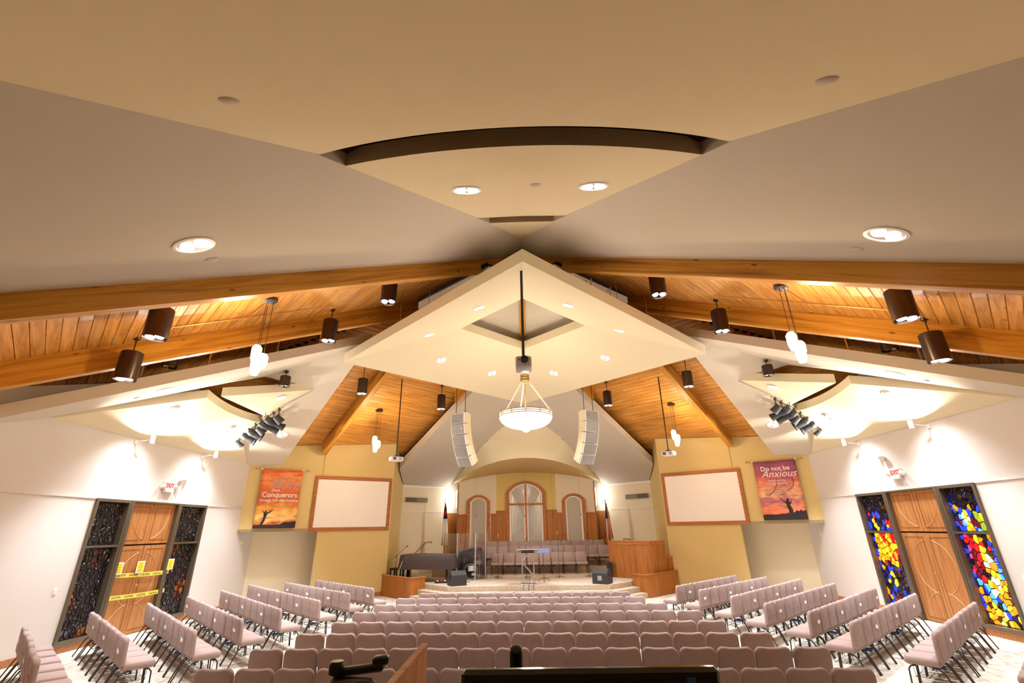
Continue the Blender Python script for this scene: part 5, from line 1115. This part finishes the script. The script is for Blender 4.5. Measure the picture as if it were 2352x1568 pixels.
# drum kit
root = thing('drum_kit', 'drum kit under a dark sheet behind the clear shield', 'drum kit', (-2.68, 22.3, 0.51))
def drape(pts, z0, top, name, m, seed, par):
    rg = random.Random(seed); pts = smooth_poly(pts, 2); c = Vector((sum(p[0] for p in pts) / len(pts), sum(p[1] for p in pts) / len(pts)))
    def rr(k, z, w): return [(c.x + (x - c.x) * k + w * math.sin(i * 2.1 + seed), c.y + (y - c.y) * k + w * math.cos(i * 1.7), z + w * math.sin(i * 1.2)) for i, (x, y) in enumerate(pts)]
    return G().layers([rr(1.08, z0, 0.03), rr(1.04, z0 + (top - z0) * 0.4, 0.02), rr(0.98, z0 + (top - z0) * 0.75, 0.015), rr(0.86, top - 0.04, 0.012), rr(0.5, top, 0.01)]).build(name, m, par, smooth='all')
drape([(-0.58, -0.2), (-0.15, -0.35), (-0.05, 0.4), (-0.55, 0.45)], 0.28, 1.05, 'dust_sheet', 'cover_fabric', 1, root)
drape([(0.1, -0.3), (0.68, -0.25), (0.72, 0.4), (0.1, 0.4)], 0.15, 1.22, 'dust_sheet', 'cover_fabric', 4, root)
drape([(-0.4, -0.3), (0.4, -0.3), (0.4, 0.3), (-0.4, 0.3)], 0.45, 1.12, 'dust_sheet', 'cover_fabric', 9, root)
G().lathe([(0.0, -0.2), (0.28, -0.2), (0.29, -0.18), (0.29, 0.18), (0.28, 0.2), (0, 0.2)], 24, (0.25, -0.4, 0.30), Euler((R(90), 0, 0)).to_matrix()).build('bass_drum', 'piano_black', root, smooth=True)
G().tube([(0.25 + 0.285 * math.cos(R(a)), -0.6, 0.30 + 0.285 * math.sin(R(a))) for a in range(0, 361, 15)], 0.018, 6, False).build('drum_hoop', 'chrome', root, smooth='all')
G().lathe([(0.06, 0), (0.06, 0.01), (0, 0.01)], 14, (0.38, -0.61, 0.2), Euler((R(90), 0, 0)).to_matrix()).build('port_ring', 'white_plastic', root)
G().box((0.28, -0.61, 0.42), (0.22, 0.01, 0.2)).build('head_label', 'paper_white', root)
for x, y in ((-0.05, -0.5), (0.62, -0.45)):
    G().tube([(x, y, 0), (x, y, 0.85)], 0.012, 6).build('stand_pole', 'chrome', root)
    for a in (10, 130, 250): G().tube([(x, y, 0.2), (x + 0.2 * math.cos(R(a)), y + 0.2 * math.sin(R(a)), 0.0)], 0.01, 5).build('stand_leg', 'chrome', root)
G().lathe([(0.0, 0.02), (0.05, 0.018), (0.2, 0.0), (0.0, 0.0)], 20, (0.45, -0.3, 0.92), Euler((R(25), R(-10), 0)).to_matrix()).build('cymbal', 'brass', root, smooth=True)
G().lathe([(0.0, -0.07), (0.15, -0.07), (0.16, 0.07), (0, 0.07)], 20, (0.5, -0.25, 0.62)).build('snare_drum', 'steel', root, smooth=True)
G().tube([(-0.35, -0.1, 1.0), (-0.3, -0.12, 1.35), (-0.5, -0.1, 1.5)], 0.01, 5).build('stand_pole', 'black_metal', root)
G().tube([(-0.3, -0.12, 1.32), (0.05, -0.15, 1.2)], 0.008, 5).build('stand_arm', 'black_metal', root)
# clear drum shield
root = thing('drum_shield', 'clear acrylic drum shield of four folding panels', 'drum shield', (-2.6, 21.4, 0.51))
pp = [(-1.15, 1.2), (-0.42, 0.32), (0.4, -0.05), (0.78, 0.62), (0.86, 1.45)]
for i in range(4):
    a, b = Vector(pp[i]), Vector(pp[i + 1]); L = (b - a).length; rz = math.atan2((b - a).y, (b - a).x); c = (a + b) / 2
    G().box((0, 0, 0.9), (L - 0.02, 0.012, 1.8)).build('clear_panel', 'acrylic', root, loc=(c.x, c.y, 0), rot=(0, 0, rz))
for i in range(1, 4):
    G().box((pp[i][0], pp[i][1], 0.9), (0.035, 0.035, 1.8)).build('hinge_strip', 'acrylic_edge', root)
# pedals and bits on the floor under the piano
root = thing('pedal_board', 'small pedal and cable pile under the piano tail', 'pedal board', (-3.45, 20.55, 0.51))
G().box((0, 0, 0.03), (0.5, 0.3, 0.06), bev=0.01).build('board', 'black_plastic', root)
for k in range(3): G().box((-0.15 + 0.15 * k, 0, 0.08), (0.09, 0.14, 0.05), bev=0.01).build('pedal', ['chrome', 'ink_red', 'steel'][k], root)
G().tube([(0.25, 0.1, 0.02), (0.5, 0.3, 0.012), (0.8, 0.1, 0.012), (1.1, 0.25, 0.012)], 0.01, 5).build('cable', 'cable_black', root)
# floor monitors
def wedge(x, y, rz, label, back):
    root = thing('floor_monitor', label, 'speaker', (x, y, 0.51), rz)
    pr = [(-0.26, 0.0), (0.2, 0.0), (0.26, 0.1), (0.08, 0.5), (-0.14, 0.5), (-0.26, 0.36)]
    G().layers([[(sx * 0.3, yy, zz) for yy, zz in pr] for sx in (-1, 1)]).build('cabinet', 'speaker_black', root)
    a, b = Vector((0, 0.25, 0.13)), Vector((0, 0.095, 0.47)); c = (a + b) / 2
    G().box((0, 0.185, 0.3), (0.54, 0.012, 0.36), (R(24), 0, 0)).build('grille', 'black_metal', root)
    for sx in (-1, 1): G().box((sx * 0.302, -0.06, 0.3), (0.012, 0.13, 0.06)).build('handle_cup', 'black_plastic', root)
    if back: G().box((0, -0.262, 0.2), (0.16, 0.012, 0.16)).build('jack_plate', 'steel', root)
wedge(-2.72, 19.62, R(28), 'black wedge monitor speaker at the left front of the stage', False)
wedge(2.78, 19.58, R(-32), 'black wedge monitor speaker at the right front of the stage', True)
root = thing('speaker_box', 'narrow black speaker half hidden beside the oak choir screen', 'speaker', (3.42, 21.75, 0.51))
G().box((0, 0, 0.3), (0.2, 0.25, 0.6), bev=0.02).build('cabinet', 'speaker_black', root); G().box((0, -0.13, 0.32), (0.16, 0.01, 0.5)).build('grille', 'black_metal', root)
# truss lectern
root = thing('truss_lectern', 'silver truss lectern at the center of the stage front', 'lectern', (-0.01, 19.5, 0.51))
G().box((0, 0, 0.015), (0.58, 0.42, 0.03), bev=0.008).build('base_plate', 'steel', root)
for sx in (-1, 1):
    for sy in (-1, 1): G().tube([(sx * 0.22, sy * 0.15, 0.03), (sx * 0.22, sy * 0.15, 1.1)], 0.02, 8).build('upright', 'steel', root, smooth=True)
for sy in (-1, 1):
    G().tube([(-0.22, sy * 0.15, 0.75), (0.2, sy * 0.15, 0.32)], 0.012, 6).build('brace', 'steel', root); G().tube([(-0.2, sy * 0.15, 0.8), (0.02, sy * 0.15, 1.08)], 0.012, 6).build('brace', 'steel', root); G().tube([(-0.22, sy * 0.15, 0.3), (0.0, sy * 0.15, 0.05)], 0.012, 6).build('brace', 'steel', root)
for sx in (-1, 1): G().tube([(sx * 0.22, -0.15, 0.2), (sx * 0.22, 0.15, 0.7)], 0.012, 6).build('brace', 'steel', root)
G().box((0, 0, 1.11), (0.5, 0.36, 0.04)).build('top_frame', 'black_metal', root)
G().box((0, 0, 1.18), (0.84, 0.5, 0.03), (R(-8), 0, 0), bev=0.01).build('desk_top', 'grey_plastic', root)
for k, x in enumerate((-0.17, 0.02, 0.19)):
    o = G().tube([(x, 19.3, 0.75 if k == 1 else 0.62), (x + 0.01, 19.24, 0.56), (x - 0.02, 19.19, 0.5), (x - 0.02, 19.17, 0.36)], 0.008, 5).build('stage_cable', 'cable_black'); tag(o, 'black cable hanging over the stage edge below the lectern, %s' % ['left one', 'middle one', 'right one'][k], 'cable')
# music stand
root = thing('music_stand', 'blue topped music stand right of the lectern', 'music stand', (0.62, 20.6, 0.51))
G().box((0, 0, 1.11), (0.5, 0.02, 0.22), (R(-38), 0, 0), bev=0.006).build('desk', 'music_blue', root); G().box((0, -0.1, 1.02), (0.48, 0.06, 0.015)).build('ledge', 'music_blue', root)
G().tube([(0, 0, 0), (0, 0, 1.08)], 0.012, 6).build('pole', 'black_metal', root)
for a in (30, 150, 270): G().tube([(0, 0, 0.12), (0.16 * math.cos(R(a)), 0.16 * math.sin(R(a)), 0.09), (0.26 * math.cos(R(a)), 0.26 * math.sin(R(a)), 0.0)], 0.01, 5).build('foot', 'black_metal', root)
# tape lines on the stage carpet
for k, (a, b) in enumerate((((-2.2, 19.6), (0.9, 21.4)), ((-0.9, 19.6), (2.4, 21.5)), ((-2.0, 21.3), (-0.4, 19.7)))):
    a, b = Vector(a), Vector(b); c = (a + b) / 2
    o = G().box((0, 0, 0), ((b - a).length, 0.04, 0.003)).build('floor_tape', 'tape_orange', loc=(c.x, c.y, 0.5125), rot=(0, 0, math.atan2((b - a).y, (b - a).x))); tag(o, 'orange tape line on the stage carpet, %s' % ['long one left of the lectern', 'long one right of the lectern', 'short one by the drums'][k], 'tape')
# flags
def flag(x, y, zt, label, kind):
    root = thing('draped_flag', label, 'flag', (x, y, 0.51))
    H = zt - 0.51
    G().lathe([(0.0, 0), (0.17, 0.0), (0.17, 0.02), (0.05, 0.06), (0.03, 0.12), (0, 0.12)], 18).build('base', 'brass', root, smooth=True)
    G().tube([(0, 0, 0.1), (0, 0, H - 0.12)], 0.014, 8).build('pole', 'oak_trim', root, smooth=True)
    if kind == 'cross':
        G().box((0, 0, H - 0.05), (0.02, 0.02, 0.18)).box((0, 0, H - 0.03), (0.09, 0.02, 0.02)).build('cross_finial', 'brass', root)
    else:
        G().lathe([(0.0, -0.08), (0.03, -0.06), (0.035, 0.0), (0.0, 0.12)], 12, (0, 0, H - 0.06)).build('spear_finial', 'brass', root, smooth=True)
    zs = [H - 0.2, H - 0.45, H - 0.7, H - 0.78, H - 1.2, H - 1.6, H - 1.95]
    def fold(z0, z1, f0, f1, nm, m, n=20, ph=0.0):
        A_, B_ = [], []
        for k in range(n + 1):
            t = k / n - 0.5
            for lst, z, f in ((A_, z0, f0), (B_, z1, f1)):
                lst.append((0.02 + f * t + 0.02 * (H - z), -0.05 - 0.05 * math.cos(t * 22 + ph) * min(1, f * 3), z - abs(t) * 0.12 * f))
        o = G().strip(A_, B_).build(nm, m, root, smooth='all'); md = o.modifiers.new('thickness', 'SOLIDIFY'); md.thickness = 0.006
    if kind == 'cross':
        fold(H - 0.2, H - 0.52, 0.03, 0.13, 'navy_canton', 'flag_navy'); fold(H - 0.52, H - 0.72, 0.13, 0.16, 'red_cross', 'flag_red'); fold(H - 0.72, H - 0.9, 0.16, 0.2, 'navy_canton', 'flag_navy')
        fold(H - 0.9, H - 2.05, 0.2, 0.34, 'white_field', 'flag_white'); fold(H - 2.05, H - 2.09, 0.34, 0.345, 'gold_fringe', 'fringe_gold')
    else:
        fold(H - 0.15, H - 0.85, 0.04, 0.2, 'star_field', 'flag_navy')
        for k in range(14):
            o = G().lathe([(0.012, 0), (0.0, 0.004)], 5, (0.03 + 0.02 * (0.3 + 0.04 * k) + (k % 3 - 1) * 0.045 * (0.4 + k / 20), -0.12, H - 0.3 - 0.04 * k), Euler((R(90), 0, 0)).to_matrix()).build('star', 'flag_white', root)
        N = 9
        for k in range(N):
            t0, t1 = k / N - 0.5, (k + 1) / N - 0.5
            A_, B_ = [], []
            for j in range(5):
                t = t0 + (t1 - t0) * j / 4; y_ = lambda f: -0.05 - 0.05 * math.cos(t * 22) * min(1, f * 3)
                A_.append((0.04 + 0.2 * t, y_(0.2), H - 0.85 - abs(t) * 0.03)); B_.append((0.07 + 0.34 * t, y_(0.34), H - 1.85 - 0.16 * math.cos(t * 9)))
            o = G().strip(A_, B_).build('stripe', 'flag_red' if k % 2 == 0 else 'flag_white', root, smooth='all'); md = o.modifiers.new('thickness', 'SOLIDIFY'); md.thickness = 0.006
        fr = [(0.07 + 0.34 * (k / 20 - 0.5), -0.056 - 0.05 * math.cos((k / 20 - 0.5) * 22), H - 1.86 - 0.16 * math.cos((k / 20 - 0.5) * 9)) for k in range(21)]
        G().tube(fr, 0.018, 5).build('gold_fringe', 'fringe_gold', root); G().tube([(0.06, -0.12, H - 0.5), (0.10, -0.13, H - 1.3), (0.12, -0.13, H - 1.8)], 0.012, 5).build('gold_cord', 'fringe_gold', root)
flag(-3.98, 24.0, 3.86, 'white church flag with navy corner and red cross, left of the choir', 'cross')
flag(3.84, 24.0, 3.7, 'furled flag with stars and stripes and gold fringe, right of the choir', 'stars')

# ================================================================== SOUND BOOTH IN THE FOREGROUND
root = thing('booth_divider', 'sloping looking oak divider panel in the foreground', 'divider', (-0.637, 2.3, 0))
G().box((0, 0, 0.945), (0.026, 1.33, 1.89)).build('panel', 'door_wood', root)
G().box((0, 0, 1.893), (0.032, 1.335, 0.014)).build('top_edge', 'base_wood', root)
root = thing('booth_desk', 'dark sound booth desk under the monitor, below the frame', 'desk', (0.13, 1.55, 0))
G().box((0, 0, 1.56), (0.96, 0.7, 0.04), bev=0.008).build('desk_top', 'oak_panel', root)
for x in (-0.43, 0.43):
    for y in (-0.3, 0.3): G().box((x, y, 0.77), (0.06, 0.06, 1.54)).build('leg', 'black_metal', root)
root = thing('computer_monitor', 'black flat monitor with a small blue sticker, seen from behind its top edge', 'monitor', (0.092, 1.5, 1.58), R(0.6))
G().box((0, 0, 0.36), (0.69, 0.035, 0.37), bev=0.01).build('casing', 'gloss_black', root, smooth=True)
G().box((0, -0.0185, 0.36), (0.64, 0.004, 0.32)).build('screen_panel', 'black_plastic', root)
G().box((0.265, -0.021, 0.51), (0.022, 0.003, 0.03)).build('sticker', 'book_blue', root)
G().box((0, 0.03, 0.14), (0.06, 0.03, 0.2)).build('stand_neck', 'black_plastic', root); G().box((0, 0.0, 0.01), (0.28, 0.2, 0.02), bev=0.006).build('stand_foot', 'black_plastic', root)
root = thing('black_canister', 'upright black canister with a domed cap behind the monitor', 'canister', (-0.112, 1.78, 1.58))
G().lathe([(0.0, 0.0), (0.022, 0.0), (0.0225, 0.01), (0.0225, 0.46), (0.021, 0.5), (0.0, 0.5)], 20).build('body', 'black_plastic', root, smooth=True)
G().lathe([(0.0235, 0.47), (0.0235, 0.52), (0.021, 0.535), (0.012, 0.543), (0.0, 0.545)], 20).build('cap', 'gloss_black', root, smooth=True)
root = thing('tripod_head', 'black folded tripod head with a round dial in the foreground', 'tripod', (-0.49, 1.3, 0))
z = 2.165
G().tube([(0, 0, 0), (0, 0, z - 0.08)], 0.02, 10).build('column', 'black_plastic', root)
for a in (20, 140, 260): G().tube([(0, 0, 0.5), (0.3 * math.cos(R(a)), 0.3 * math.sin(R(a)), 0.0)], 0.012, 6).build('leg', 'black_plastic', root)
G().box((0.0, 0.0, z - 0.04), (0.11, 0.05, 0.06), (0, 0, R(-4)), bev=0.01).build('head_block', 'black_plastic', root, smooth=True)
G().box((0.035, -0.02, z - 0.028), (0.05, 0.03, 0.04), (0, 0, R(6)), bev=0.007).build('clamp_block', 'black_plastic', root, smooth=True)
G().lathe([(0.0, 0.0), (0.018, 0.0), (0.0185, 0.02), (0.015, 0.026), (0.0, 0.026)], 20, (-0.045, 0.02, z - 0.005)).build('dial', 'black_plastic', root, smooth=True)
G().box((0.005, 0.03, z + 0.0), (0.12, 0.02, 0.018), (0, R(-4), R(8)), bev=0.004).build('plate_arm', 'black_metal', root, smooth=True)
G().box((0.055, 0.045, z + 0.016), (0.038, 0.03, 0.02), (0, R(-3), R(6)), bev=0.004).build('release_lever', 'black_plastic', root, smooth=True)
G().box((-0.075, -0.01, z - 0.06), (0.05, 0.04, 0.03), bev=0.008).build('side_knob', 'black_plastic', root, smooth=True)
